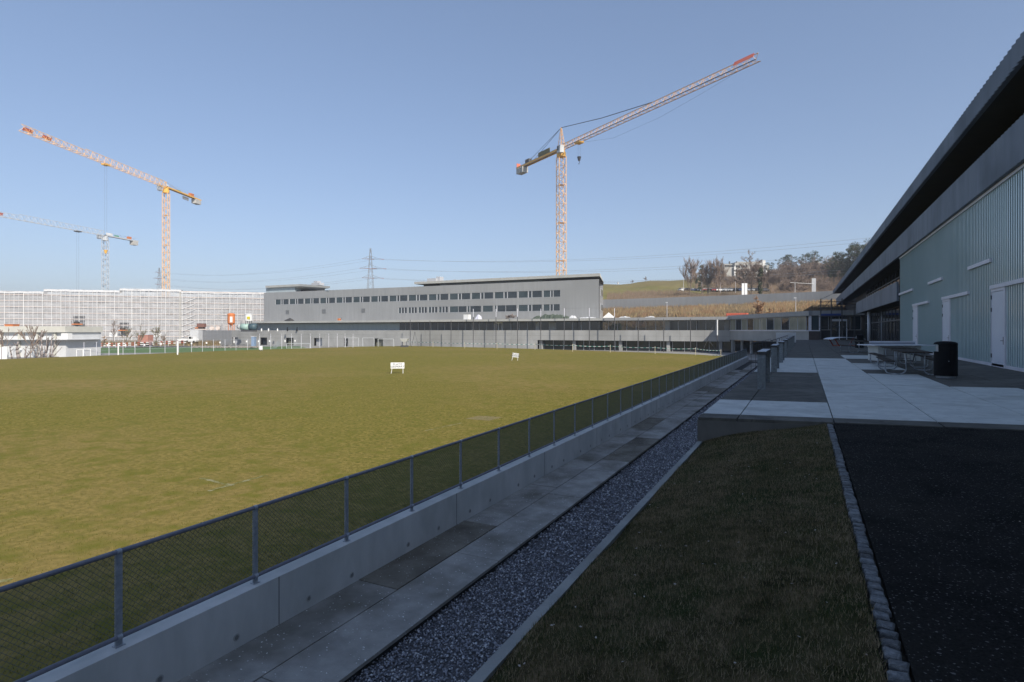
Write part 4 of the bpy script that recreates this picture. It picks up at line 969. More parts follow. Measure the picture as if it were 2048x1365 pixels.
for i, (x0, x1) in enumerate(((1484,1488.2),(1489.6,1494.5))):
    p = HP((x0+x1)/2, 206); t = thing('banner', ['left one of two upright white banners above the noise barrier','right one of two upright white banners above the noise barrier'][i], 'banner', tuple(p), TH, 'white banners above the barrier')
    w = (x1-x0)/FPX*206; h = (661-567)/FPX*206 - hill_h(1489,206); MB().box(-w/2,w/2,-.03,.03,.2,h).build('cloth', m_white, t, local=True); MB().tube((-w/2-.05,0,-.3),(-w/2-.05,0,h+.1),.05,6).build('pole', m_white_metal, t, local=True)
# white frame structure right of it
p0, p1 = HP(1590, 205), HP(1628, 205); t = thing('portal_frame', 'white frame with a broad upright panel standing at the edge of the wood', 'frame', tuple(p0))
ytop = EYE + (661-567)/FPX*205
MB().box(p1.x-.7,p1.x+.6,p1.y-.1,p1.y+.1,p1.z,EYE+(661-557)/FPX*205).build('upright_panel', m_palewall, t)
MB().tube((p0.x,p0.y,p0.z),(p0.x,p0.y,ytop+.3),.08,6).build('post', m_white, t)
MB().tube((p0.x-1.5,p0.y,ytop+.3),(p1.x,p1.y,ytop-.2),.07,6).build('beam', m_white, t)
# apartment block on the hill
ab = thing('apartment_block', 'pale apartment block with white stair towers half hidden behind bare trees on the hill', 'building', tuple(HP(1495, 330)))
FH = Frame((P(1450,HY,322).x, P(1450,HY,322).y), (CS, SN))
m_apt = M('apartment_render', (.36,.35,.32), (.42,.41,.38), .2, .9); m_aptw = M('apartment_white', (.66,.65,.62), rough=.8)
def ablk(a, c, yt, w0, w1, mat=m_apt, name='wing'):
    u0, u1 = FH.u(a), FH.u(c); return MB().fbox(FH, u0, u1, EYE+15, EYE+(661-yt)/FPX*322, w0, w1).build(name, mat, ab)
ablk(1449,1469,535,-10,0); ablk(1449.5,1466,528,-8,-1); ablk(1469,1529,526,-14,.5); ablk(1477,1526,523,-14,-2)
ablk(1466.5,1469.5,534,.55,1.4,m_aptw,'stair_tower'); ablk(1529,1531.5,531,.2,1.8,m_aptw,'stair_tower'); ablk(1531.6,1537,531,-14,1,m_aptw,'stair_tower'); ablk(1524,1530,521,-9,.7,m_aptw,'wing')
for r_ in range(5):
    for i in range(12):
        a = 1471+i*4.8; z = EYE+(661-531-r_*8.2)/FPX*322; u = FH.u(a)
        if a > 1522 or random.random() < .12: continue
        MB().fbox(FH, u, u+1.0, z-1.3, z, .501, .53).build('window', m_dglass, ab)
for i in range(5):
    u = FH.u(1451+i*3.2); z = EYE+(661-530)/FPX*322; MB().fbox(FH, u, u+.75, z-1.3, z, -.99, -.96).build('window', m_dglass, ab)
for px in (1464, 1478.5): u = FH.u(px); MB().fbox(FH, u, u+.5, EYE+34, EYE+(661-521.5)/FPX*322, -5, -4).build('chimney', m_dkst, ab)
hb = thing('hill_house', 'pale house top glimpsed between pines on the right of the hill', 'building', tuple(HP(1650, 330)))
u0, u1 = FH.u(1642), FH.u(1655); MB().fbox(FH, u0, u1, EYE+20, EYE+(661-520)/FPX*322, -16, -8).build('wall', m_apt, hb)
for i in range(6): MB().fbox(FH, u0+.4+(i%3)*1.2, u0+1.1+(i%3)*1.2, EYE+33+(i//3)*2.4, EYE+34.2+(i//3)*2.4, -7.99, -7.95).build('window', m_dglass, hb)
ch = thing('cable_drum', 'small pale post standing far out on the grassy hilltop', 'post', tuple(HP(1236, 325))); MB().tube((0,0,0),(0,0,1.0),.5,8).build('drum', m_palewall, ch, local=True)

# ================================================================== things on the flat roof and embankment
RZ = E+2.80
def rooft(px, w=-1.5): return F129.pt(F129.u(px, w), RZ, w)
def rbox(name, label, cat, a, c, ytop, mat, w=-1.5, dep=1.2, z0=RZ):
    u0, u1 = F129.u(a, w), F129.u(c, w); z1 = F129.v((a+c)/2, ytop, w)
    return tag(MB().fbox(F129, u0, u1, z0, z1, w-dep, w).build(name, mat), label, cat)
def crumple(name, label, cat, a, c, ytop, mat, seed, w=-1.5, z0=RZ, dep=1.6, nn=16):
    r_ = random.Random(seed); u0, u1 = F129.u(a, w), F129.u(c, w); H = max(.3, F129.v((a+c)/2, ytop, w) - z0); b = MB()
    for j in range(5):
        for i in range(nn+1):
            s = j/4; e = math.sin(math.pi*min(1,max(0,i/nn)))**.35; zz = z0 + H*math.sin(math.pi*s)**.6*e*r_.uniform(.72,1.08)
            p = F129.pt(u0+(u1-u0)*i/nn, zz if 0 < j < 4 else z0, w-dep*s+r_.uniform(-.1,.1)); b.v.append(tuple(p))
    for j in range(4):
        for i in range(nn): q = j*(nn+1)+i; b.f.append((q, q+1, q+nn+2, q+nn+1)); b.m.append(0)
    return tag(b.build(name, mat), label, cat)
rbox('crate', 'white covered crate on the flat roof below the middle windows', 'crate', 927, 937, 629.5, m_white)
crumple('covered_pallet', 'pale lilac covered pallet on the flat roof right of the white crate', 'pallet', 949, 960, 629, M('lilac_cover', (.58,.58,.66), rough=.6), 3, nn=5)
crumple('tarpaulin', 'long dark green tarpaulin over a heap on the flat roof', 'tarpaulin', 1064, 1138, 628.5, m_tarp, 5, nn=26)
crumple('bulk_bag', 'white crumpled sacks on the flat roof beside the green tarpaulin', 'sacks', 1137, 1150, 631, m_palewall, 7, nn=8)
crumple('plastic_sheet', 'low white plastic sheet on the flat roof near the building corner', 'sheet', 1156, 1190, 634.3, m_palewall, 9, nn=20)
pile = thing('timber_pile', 'pile of round timber offcuts stacked on the flat roof', 'timber pile', tuple(rooft(1022)))
for i in range(14):
    px = 1013.5+(i%7)*2.7; p = rooft(px); zz = RZ+.2+.38*(i//7)+random.uniform(0,.35); MB().tube((p.x,p.y-.5,zz),(p.x+random.uniform(-.5,.5),p.y+.8,zz+random.uniform(-.2,.5)),.17,7).build('log', m_greytrunk2, pile)
crumple('dark_heap', 'dark covered heap with boards on the flat roof at the left', 'heap', 567, 582, 636.2, m_cap, 12, nn=6)
t = thing('roof_compactor', 'small orange and white machine left on the flat roof', 'machine', tuple(rooft(677)))
u = F129.u(675, -1.5); MB().fbox(F129, u, u+.7, RZ+.1, RZ+.7, -2.2, -1.5).build('motor', m_orange, t); MB().fbox(F129, u-.2, u+1.4, RZ, RZ+.098, -2.3, -1.4).build('base_plate', m_block, t); MB().tube(F129.pt(u+.8,RZ+.3,-1.8), F129.pt(u+1.3,RZ+.9,-1.8), .06, 5).build('handle', m_dkst, t)
# white tent, sheets and red container behind the bridge roof
p = P(1218, HY, 148); p.z = E+1.2
tn = thing('white_tent', 'white pointed tent roof showing above the bridge building', 'tent', tuple(p)); hw = 10.5/FPX*148; zt = (661-625)/FPX*148 - 1.2
b = MB(); b.v = [(-hw,-hw,1.9),(hw,-hw,1.9),(hw,hw,1.9),(-hw,hw,1.9),(-.1,0,zt)]; b.f = [(0,1,4),(1,2,4),(2,3,4),(3,0,4)]; b.m = [0]*4; b.build('canopy', m_white, tn, local=True)
for x in (-hw, hw):
    for y in (-hw, hw): MB().tube((x*.97,y*.97,-3),(x*.97,y*.97,1.88),.05,5).build('pole', m_white_metal, tn, local=True)
crumple('white_sheet', 'low white sheet heap between the tent and the mast lamp', 'sheet', 1234, 1262, 632.6, m_palewall, 15, w=-20, z0=E+2.9, nn=8)
crumple('white_sheet', 'low white sheet heap right of the left mast lamp', 'sheet', 1284, 1311, 632.6, m_palewall, 16, w=-20, z0=E+2.9, nn=8)
rc = thing('red_container', 'red orange container top showing over the bridge building roof', 'container', tuple(P(1473,628,128)))
u0, u1 = F129.u(1452,-12), F129.u(1494,-12); MB().fbox(F129, u0, u1, E+2.4, E+3.9, -16, -12.2).build('box', m_red, rc)
for i in range(12): MB().fbox(F129, u0+.1+i*(u1-u0)/12, u0+.3+i*(u1-u0)/12, E+2.6, E+3.85, -12.19, -12.12).build('rib', m_red, rc)
gw = thing('green_machine', 'bright green machine seen through the clear bridge windows', 'machine', tuple(F131.pt(F131.u(1231),.6,-4)))
u = F131.u(1224,-4); MB().fbox(F131, u, u+1.9, .8, E+1.6, -5.5, -4).build('cab', M('bright_green', (.12,.55,.10), rough=.5), gw); MB().fbox(F131, u-1.0, u-.05, .8, E+1.1, -5.3, -4.2).build('tank', m_palewall, gw)

# ================================================================== TOWER CRANES
def truss(p0, p1, side, w, h, n, rc, rb, tri=False, taper=1.0):
    """lattice between p0 and p1; h along world up; chords and zigzag braces"""
    p0 = Vector(p0); p1 = Vector(p1); side = Vector(side).normalized(); up = Vector((0,0,1))
    if abs((p1-p0).normalized().z) > .8: up = (p1-p0).normalized().cross(side).normalized()
    mb = MB(); rings = []
    for i in range(n+1):
        t = i/n; c = p0.lerp(p1, t); k = 1+(taper-1)*t
        if tri: rings.append([c-side*w/2*k, c+side*w/2*k, c+up*h*k])
        else: rings.append([c-side*w/2*k-up*h/2*k, c+side*w/2*k-up*h/2*k, c+side*w/2*k+up*h/2*k, c-side*w/2*k+up*h/2*k])
    m = len(rings[0])
    for j in range(m): mb.tube(rings[0][j], rings[-1][j], rc, 4, rc)
    for i in range(n):
        for j in range(m):
            k = (j+1) % m
            if i % 2: mb.tube(rings[i][j], rings[i+1][k], rb, 3, caps=False)
            else: mb.tube(rings[i][k], rings[i+1][j], rb, 3, caps=False)
            if i % 2 == 0: mb.tube(rings[i][j], rings[i][k], rb, 3, caps=False)
    return mb
def crane(label, px, zc, yj, zj, tip, ctr, col, colm, w=2.1, rot=R(20), flat=True, Zj=None, seclen=5.8, jw=1.5, jh=1.5):
    """px, zc: mast position; Zj: height of the jib underside; tip / ctr: ends of the jib and counter jib (world xy)"""
    base = P(px, HY, zc); base.z = -3.25; t = thing('tower_crane', label, 'crane', tuple(base)); H = Zj - base.z
    side = Vector((math.cos(rot), math.sin(rot), 0)); n = int(H/seclen); sl = (H-2.2)/n
    sec = truss((0,0,0), (0,0,sl), side, w, w, 4, .125, .062); me = sec.mesh('mast_section', colm); 
    pl = MB(); pl.tube((0,0,sl*.5),(0,0,sl*.5+.08),w*.46,4); pl = pl.mesh('mast_platform', colm)
    for i in range(n):
        link(me, 'mast_section', t, (0,0,i*sl))
        if i % 2 == 0: link(pl, 'mast_platform', t, (0,0,i*sl))
    b = MB(); b.tube((0,0,H-2.2),(0,0,H-.9),w*.62,12); b.tube((0,0,H-.899),(0,0,H),w*.5,12); b.build('slewing_ring', col, t, local=True)
    tp = Vector((tip[0]-base.x, tip[1]-base.y, H)); ct = Vector((ctr[0]-base.x, ctr[1]-base.y, H)); d = tp.normalized(); d = Vector((tp.x,tp.y,0)).normalized(); sd = Vector((-d.y,d.x,0)); L = Vector((tp.x,tp.y,0)).length; Lc = Vector((ct.x,ct.y,0)).length
    nj = int(L/5.6); jcol = colm
    for i in range(nj):
        a, c = L*i/nj + (.8 if i == 0 else 0), L*(i+1)/nj; hh = jh*(1.25 if i < nj*.55 and flat else 1.0)
        truss(d*a+Vector((0,0,H)), d*c+Vector((0,0,H)), sd, jw, hh, 4, .095, .05, tri=True).build('jib_section', col if i < 1 else colm, t, local=True)
    # counter jib: two solid beams and deck
    e = -d*Lc
    for s in (-1, 1):
        b = MB(); q = sd*(.7*s); b.hexa([tuple(Vector(v)) for v in (q+Vector((0,0,H-.1)), q+e+Vector((0,0,H-.1)), q+e+sd*.16+Vector((0,0,H-.1)), q+sd*.16+Vector((0,0,H-.1)), q+Vector((0,0,H+.45)), q+e+Vector((0,0,H+.45)), q+e+sd*.16+Vector((0,0,H+.45)), q+sd*.16+Vector((0,0,H+.45)))]); b.build('counter_beam', col, t, local=True)
        b = MB(); b.path([q+e*.1+Vector((0,0,H+1.4)), q+e+Vector((0,0,H+1.4))], .03, 3)
        b.build('hand_rail', colm, t, local=True)
    b = MB(); b.hexa([tuple(v) for v in (-sd*.68+Vector((0,0,H+.46)), -sd*.68+e+Vector((0,0,H+.46)), sd*.68+e+Vector((0,0,H+.46)), sd*.68+Vector((0,0,H+.46)), -sd*.68+Vector((0,0,H+.52)), -sd*.68+e+Vector((0,0,H+.52)), sd*.68+e+Vector((0,0,H+.52)), sd*.68+Vector((0,0,H+.52)))]); b.build('deck', m_dkst, t, local=True)
    for k in range(3):
        c0 = e*(.97-.055*k) ; q = [c0-sd*1.1, c0-sd*1.1-e*.045, c0+sd*1.1-e*.045, c0+sd*1.1]
        MB().hexa([(v.x,v.y,H-2.0) for v in q]+[(v.x,v.y,H-.12) for v in q]).build('counterweight', m_block, t, local=True)
    q = e*.78; MB().hexa([(v.x,v.y,H+.53) for v in (q-sd*.6,q-sd*.6-e*.09,q+sd*.6-e*.09,q+sd*.6)]+[(v.x,v.y,H+1.7) for v in (q-sd*.6,q-sd*.6-e*.09,q+sd*.6-e*.09,q+sd*.6)]).build('winch', m_dkst if not flat else m_orange, t, local=True)
    c0 = sd*(-1.5)+d*.8; cb = MB().hexa([(v.x,v.y,H-1.6) for v in (c0-sd*.7,c0-sd*.7+d*1.5,c0+sd*.6+d*1.8,c0+sd*.6)]+[(v.x,v.y,H+.5) for v in (c0-sd*.7,c0-sd*.7+d*1.8,c0+sd*.6+d*1.9,c0+sd*.6)]).build('cab', m_cwhite, t, local=True)
    q = c0-sd*.71; MB().hexa([(v.x,v.y,H-.9) for v in (q+d*.2,q+d*.9,q+d*.9-sd*.03,q+d*.2-sd*.03)]+[(v.x,v.y,H+.35) for v in (q+d*.2,q+d*.9,q+d*.9-sd*.03,q+d*.2-sd*.03)]).build('cab_window', m_dglass, cb, local=True)
    return t, H, d, sd, L, Lc
EJ = 54.3
t, H, d, sd, L, Lc = crane('tallest orange yellow tower crane behind the school building, jib pointing up right with stay cables', 1122.5, 175, 0, 0, wpt(49.5,117,0)[:2], wpt(3.0,197,0)[:2], m_yel, m_pink, w=2.25, rot=TH+R(18), flat=False, Zj=E+EJ, jh=1.45, jw=1.5)
ap = Vector((0,0,H+6.6)); b = MB()
for s in (-1, 1):
    for q in (d*1.0, -d*.8): b.tube(q+sd*.8*s+Vector((0,0,H)), ap+sd*.12*s, .09, 4)
for k in range(5):
    z = H+.5+k*1.15; f = 1-k/5.9
    for s in (-1,1): b.tube(d*1.0*f+sd*.8*f*s+Vector((0,0,z)), -d*.8*f+sd*.8*f*s+Vector((0,0,z+.9)), .045, 3); b.tube(d*f+sd*.8*f*s+Vector((0,0,z)), d*f-sd*.8*f*s+Vector((0,0,z+.9)), .045, 3)
b.build('tower_head', m_pink, t, local=True)
b = MB(); b.path([ap, ap.lerp(d*(L*.56)+Vector((0,0,H+1.6)), .5)+Vector((0,0,-.5)), d*(L*.56)+Vector((0,0,H+1.5))], .10, 4); b.build('stay_cable', m_dkst, t, local=True)
for f in (.80, .62): MB().path([ap, -d*(Lc*f)+Vector((0,0,H+.5))], .055, 4).build('stay_cable', m_dkst, t, local=True)
for s in (-1, 1): MB().tube(d*1.0+sd*.76*s+Vector((0,0,H)), d*L+sd*.76*s+Vector((0,0,H)), .095, 4).build('jib_rail', m_dkst, t, local=True)
q = d*(L*.955)+Vector((0,0,H+.9)); MB().hexa([tuple(v) for v in (q-d*2.6-sd*.5, q+d*2.2-sd*.5, q+d*2.2-sd*.44, q-d*2.6-sd*.44, q-d*2.6-sd*.1+Vector((0,0,.9)), q+d*2.2-sd*.1+Vector((0,0,.9)), q+d*2.2-sd*.04+Vector((0,0,.9)), q-d*2.6-sd*.04+Vector((0,0,.9)))]).build('red_banner', m_red, t, local=True)
q = -d*(Lc*.985)+Vector((0,0,H+.5)); MB().hexa([tuple(q+v) for v in (-sd*.7-d*.05,-sd*.7+d*.05,sd*.7+d*.05,sd*.7-d*.05,-sd*.7-d*.05+Vector((0,0,1.3)),-sd*.7+d*.05+Vector((0,0,1.3)),sd*.7+d*.05+Vector((0,0,1.3)),sd*.7-d*.05+Vector((0,0,1.3)))]).build('red_banner', m_red, t, local=True)
q = -d*(Lc*.33)-sd*.75+Vector((0,0,H+.55)); MB().hexa([tuple(q+v) for v in (d*-3.2,d*3.2,d*3.2+sd*.12,d*-3.2+sd*.12,d*-3.2+Vector((0,0,1.35)),d*3.2+Vector((0,0,1.35)),d*3.2+sd*.12+Vector((0,0,1.35)),d*-3.2+sd*.12+Vector((0,0,1.35)))]).build('company_board', M('dark_board', (.12,.11,.05), (.2,.17,.06), 3, .7), t, local=True)
def trolley(t, H, d, sd, s, drop, cw=.9, hookc=None):
    q = d*s; b = MB(); b.hexa([(v.x,v.y,H-.55) for v in (q-sd*cw-d*1.1,q-sd*cw+d*1.1,q+sd*cw+d*1.1,q+sd*cw-d*1.1)]+[(v.x,v.y,H-.12) for v in (q-sd*cw-d*1.1,q-sd*cw+d*1.1,q+sd*cw+d*1.1,q+sd*cw-d*1.1)]); b.build('trolley', hookc or m_yel, t, local=True)
    for x in (-.5, .5): MB().tube(q+d*x+Vector((0,0,H-.55)), q+d*x+Vector((0,0,H-drop+1.2)), .022, 3).build('hoist_rope', m_dkst, t, local=True)
    b = MB(); b.tube(q+Vector((0,0,H-drop)), q+Vector((0,0,H-drop+1.2)), .30, 8, .62); hk = b.build('hook_block', hookc or m_dkst, t, local=True)
    MB().path([q+Vector((0,0,H-drop)), q+Vector((.15,0,H-drop-.5)), q+Vector((-.1,0,H-drop-.9)), q+Vector((-.3,0,H-drop-.7))], .07, 5).build('hook', m_dkst, hk, local=True)
trolley(t, H, d, sd, 8.8, 5.6)
MB().path([d*(10)+Vector((0,0,H-.6)), d*(L*.35)+Vector((0,0,H-3.2)), d*(L*.6)+Vector((0,0,H-3.0)), d*(L*.8)+Vector((0,0,H-1.6)), d*(L*.97)+Vector((0,0,H-.1))], .022, 3).build('slack_rope', m_dkst, t, local=True)
# left yellow crane (flat top)
tipw = wpt(-141.6,168,0); c2 = wpt(-139.9,259,0)
t, H, d, sd, L, Lc = crane('yellow flat topped tower crane rising over the sheeted scaffold, jib pointing to the upper left', 332, 235, 0, 0, tipw[:2], c2[:2], m_yel, m_pink, w=2.0, rot=TH+R(8), Zj=E+57.6, jh=1.9, jw=1.6)
for f in (.86, .96):
    q = d*(L*f)+Vector((0,0,H+.5)); MB().hexa([tuple(q+v) for v in (-d*1.7-sd*.7,d*1.7-sd*.7,d*1.7-sd*.64,-d*1.7-sd*.64,-d*1.7-sd*.2+Vector((0,0,1.0)),d*1.7-sd*.2+Vector((0,0,1.0)),d*1.7-sd*.14+Vector((0,0,1.0)),-d*1.7-sd*.14+Vector((0,0,1.0)))]).build('red_banner', m_red, t, local=True)
b = MB(); b.tube(Vector((0,0,H)), Vector((0,0,H+2.4)), .16, 4); b.tube(Vector((0,0,H+2.4)), -d*9+Vector((0,0,H+.6)), .06, 3); b.build('tower_head', m_yel, t, local=True)
q = -d*1.5-sd*.95+Vector((0,0,H+.6)); MB().hexa([tuple(q+v) for v in (-d*1.5,d*.2,d*.2+sd*.08,-d*1.5+sd*.08,-d*1.5+Vector((0,0,1.2)),d*.2+Vector((0,0,1.2)),d*.2+sd*.08+Vector((0,0,1.2)),-d*1.5+sd*.08+Vector((0,0,1.2)))]).build('sign_board', m_paper, t, local=True)
q = -d*(Lc*.62)-sd*.9+Vector((0,0,H-1.7)); MB().hexa([tuple(q+v) for v in (-d*2.2,d*2.2,d*2.2+sd*.08,-d*2.2+sd*.08,-d*2.2+Vector((0,0,1.4)),d*2.2+Vector((0,0,1.4)),d*2.2+sd*.08+Vector((0,0,1.4)),-d*2.2+sd*.08+Vector((0,0,1.4)))]).build('sign_board', m_paper, t, local=True)
q = -d*(Lc*.42)-sd*.75+Vector((0,0,H+.5)); MB().hexa([tuple(q+v) for v in (-d*1.3,d*1.3,d*1.3+sd*.1,-d*1.3+sd*.1,-d*1.3+Vector((0,0,.8)),d*1.3+Vector((0,0,.8)),d*1.3+sd*.1+Vector((0,0,.8)),-d*1.3+sd*.1+Vector((0,0,.8)))]).build('green_board', m_green, t, local=True)
trolley(t, H, d, sd, L*.50, 31.0, hookc=m_yel)
# far left grey-white crane
root = wpt(-814/FPX*270, 270, 0); dr = (wpt(-197,224,0)-root); dr.z = 0; dr.normalize(); tp = root + dr*62; ct = root - dr*18.3
t, H, d, sd, L, Lc = crane('pale grey flat topped tower crane at far left behind the sheeted scaffold', 210.5, 270, 0, 0, tp[:2], ct[:2], m_cwhite, m_cwhite, w=2.1, rot=TH+R(12), Zj=E+43.8, jh=1.8, jw=1.6)
for f in (.60,):
    q = d*(L*.76)+Vector((0,0,H+.5)); MB().hexa([tuple(q+v) for v in (-d*1.7-sd*.7,d*1.7-sd*.7,d*1.7-sd*.64,-d*1.7-sd*.64,-d*1.7-sd*.2+Vector((0,0,1.0)),d*1.7-sd*.2+Vector((0,0,1.0)),d*1.7-sd*.14+Vector((0,0,1.0)),-d*1.7-sd*.14+Vector((0,0,1.0)))]).build('red_banner', m_red, t, local=True)
q = -d*2.6-sd*.95+Vector((0,0,H-.1)); MB().hexa([tuple(q+v) for v in (-d*2.3,d*1.2,d*1.2+sd*.08,-d*2.3+sd*.08,-d*2.3+Vector((0,0,1.9)),d*1.2+Vector((0,0,1.9)),d*1.2+sd*.08+Vector((0,0,1.9)),-d*2.3+sd*.08+Vector((0,0,1.9)))]).build('sign_board', m_paper, t, local=True)
q = -d*7.0-sd*.75+Vector((0,0,H+.5)); MB().hexa([tuple(q+v) for v in (-d*1.3,d*1.3,d*1.3+sd*.1,-d*1.3+sd*.1,-d*1.3+Vector((0,0,.8)),d*1.3+Vector((0,0,.8)),d*1.3+sd*.1+Vector((0,0,.8)),-d*1.3+sd*.1+Vector((0,0,.8)))]).build('green_board', m_green, t, local=True)
trolley(t, H, d, sd, 14.0, 33.0, hookc=m_dkst)

# ================================================================== pylons and wires
def pylon(label, px, z, ytop, arms, wb):
    p = P(px, HY, z); p.z = -3.25; H = EYE + (HY-ytop)/FPX*z + 3.25; t = thing('pylon', label, 'pylon', tuple(p)); k = z/FPX; s = Vector((CS,SN,0)); f = Vector((-SN,CS,0)); ends = []
    b = MB(); n = 14
    def hwid(zz): return max(.25, wb*(1-zz/H*.92)/2)
    for i in range(n):
        z0, z1 = H*i/n, H*(i+1)/n; a, c = hwid(z0), hwid(z1)
        for sx, sy in ((1,1),(1,-1),(-1,-1),(-1,1)):
            b.tube(s*a*sx+f*a*sy+Vector((0,0,z0)), s*c*sx+f*c*sy+Vector((0,0,z1)), .09, 4, caps=False)
        for u, v in (((1,1),(1,-1)),((1,-1),(-1,-1)),((-1,-1),(-1,1)),((-1,1),(1,1))):
            b.tube(s*a*u[0]+f*a*u[1]+Vector((0,0,z0)), s*c*v[0]+f*c*v[1]+Vector((0,0,z1)), .055, 3, caps=False)
            b.tube(s*a*v[0]+f*a*v[1]+Vector((0,0,z0)), s*c*u[0]+f*c*u[1]+Vector((0,0,z1)), .055, 3, caps=False)
    b.build('tower', m_dkst, t, local=True)
    for y, hw in arms:
        zz = EYE+(HY-y)/FPX*z+3.25; W = hw*k; b = MB()
        for sg in (-1, 1):
            for g in (-1, 1):
                b.tube(s*hwid(zz)*sg+f*hwid(zz)*g+Vector((0,0,zz)), s*W*sg+Vector((0,0,zz-.1)), .07, 3); b.tube(s*hwid(zz)*sg+f*hwid(zz)*g+Vector((0,0,zz+1.7)), s*W*sg+Vector((0,0,zz)), .06, 3)
            b.tube(s*W*sg*.6+Vector((0,0,zz)), s*(hwid(zz)+(W-hwid(zz))*.3)*sg+Vector((0,0,zz+1.1)), .045, 3)
            ends.append(Vector(p)+s*W*sg+Vector((0,0,zz)))
        b.build('cross_arm', m_dkst, t, local=True)
        for e in (-1, 1):
            MB().tube(s*W*e+Vector((0,0,zz)), s*(W+3*e)+Vector((0,0,zz-.4)), .12, 5).build('insulator', m_org2, t, local=True)
    return t, ends
m_dkst2 = m_dkst; m_dkst = M('pylon_grey', (.20,.205,.21), (.26,.265,.27), .5, .7)
t1, e1 = pylon('nearer lattice power pylon standing behind the school building roof', 741, 360, 497, ((518,17),(537,22),(556,17)), 7)
t2, e2 = pylon('smaller faint lattice pylon beside the mast of the yellow crane', 318.5, 560, 536, ((545,9),(557,12),(569,9)), 8)
def wire(a, c, sag, label):
    n = 22; pts = [a.lerp(c, i/n) - Vector((0,0,sag*4*(i/n)*(1-i/n))) for i in range(n+1)]; b = MB(); b.path(pts, .05, 3)
    return tag(b.build('power_line', M('cable_grey', (.30,.32,.35), rough=.7) if 'cable_grey' not in MATS else MATS['cable_grey'], loc=tuple(a)), label, 'power line', 'thin power lines strung between the pylons')
for i, (a, c) in enumerate(zip(e1, e2)): wire(a, c, 6.0, ['upper left','upper right','middle left','middle right','lowest left','lowest right'][i] + ' arm power line from the near pylon to the faint left pylon')
rt = [P(1760,474,240), P(1800,478,236), P(1790,500,240), P(1830,505,236), P(1850,528,240), P(1880,532,236)]
m_pyl = m_dkst; m_dkst = m_dkst2
for i, (a, c) in enumerate(zip(e1, rt)): wire(a, c, 5.0, ['upper left','upper right','middle left','middle right','lowest left','lowest right'][i] + ' arm power line from the near pylon towards the wooded hill')

# ================================================================== SHEETED SCAFFOLD AND SHELL BUILDING, left background
A0, A1 = P(0,HY,190), P(528,HY,216); FS = Frame((A0.x,A0.y), (A1.x-A0.x, A1.y-A0.y))
uL, uR = FS.u(-70), FS.u(545)
shell_b = thing('shell_building', 'long building under construction wrapped in scaffolding and white sheeting', 'building', tuple(FS.pt(30,-3.25,-8)))
def topz(px): return E + (12.9 if px < 87 else 13.75 if px < 239 else 14.45 if px < 362 else 14.0)
b = MB(); b.fbox(FS, uL, uR, -3.3, E+12.2, -22, -3.2); b.build('wall', m_site, shell_b)
for fl in range(5):
    for i in range(26):
        u = uL+2+i*(uR-uL-4)/26
        if u+2.6 < uR: MB().fbox(FS, u, u+2.4, -2.2+fl*3.2, -.3+fl*3.2, -3.19, -3.05).build('opening', m_win_site, shell_b)
scf = thing('scaffold', 'wide tube scaffold with white standards and orange toe boards around the shell building', 'scaffold', tuple(FS.pt(30,-3.25,0)))
LSf = LOCS[scf.name]; bay = 2.57; nb_ = int((uR-uL)/bay); lift = 2.0; m_bay = {}
def inv(px): return FS.u(px)
uc = {k_: inv(k_) for k_ in (87,239,362)}
def top_u(u): return topz(0 if u < uc[87] else 100 if u < uc[239] else 300 if u < uc[362] else 400)
tb = MB(); d_ = FS.U*bay; tb.hexa([(0,0,0),(d_.x,d_.y,0),(d_.x-FS.N.x*.04,d_.y-FS.N.y*.04,0),(-FS.N.x*.04,-FS.N.y*.04,0),(0,0,.15),(d_.x,d_.y,.15),(d_.x-FS.N.x*.04,d_.y-FS.N.y*.04,.15),(-FS.N.x*.04,-FS.N.y*.04,.15)]); tb = tb.mesh('toe_board', m_scafrail)
hr_ = MB().tube((0,0,0),(d_.x,d_.y,0),.018,4).mesh('guard_rail', m_scafpole)
gaps = [(148,170,631,656),(240,259,646,668),(392,411,649,663)]
gap_u = [(inv(a), inv(c), FS.v((a+c)/2, y1), FS.v((a+c)/2, y0)) for a, c, y0, y1 in gaps]
for i in range(nb_+1):
    u = uL+i*bay; zt_ = top_u(u)
    p0 = FS.pt(u, -3.25, 0); MB().tube(p0, FS.pt(u, zt_-.3, 0), .085 if i % 2 else .11, 4).build('standard', m_scafpole if i % 3 else m_white, scf)
    MB().tube(FS.pt(u+bay/2, -3.25, .02), FS.pt(u+bay/2, zt_-.5, .02), .05, 4).build('inner_standard', m_scafpole, scf)
    for k in range(int((zt_+3.25-.6)/lift)+1):
        z = -3.25+.4+k*lift; p = FS.pt(u, z, .02)
        link(tb, 'toe_board', scf, (p.x-LSf[0], p.y-LSf[1], p.z-LSf[2]))
        link(hr_, 'guard_rail', scf, (p.x-LSf[0], p.y-LSf[1], p.z+1.0-LSf[2]))
# diagonal stair flights at the joint of the two wings
for k in range(8):
    z = -3.0+k*lift; MB().tube(FS.pt(uc[362]+.3,z,.25), FS.pt(uc[362]+4.6,z+lift,.25), .07, 4).build('stair_flight', m_white, scf)
MB().fbox(FS, uc[362]-.5, uc[362]-.15, -3.25, E+13.7, -.6, .1).build('hoist_mast', m_block, scf)
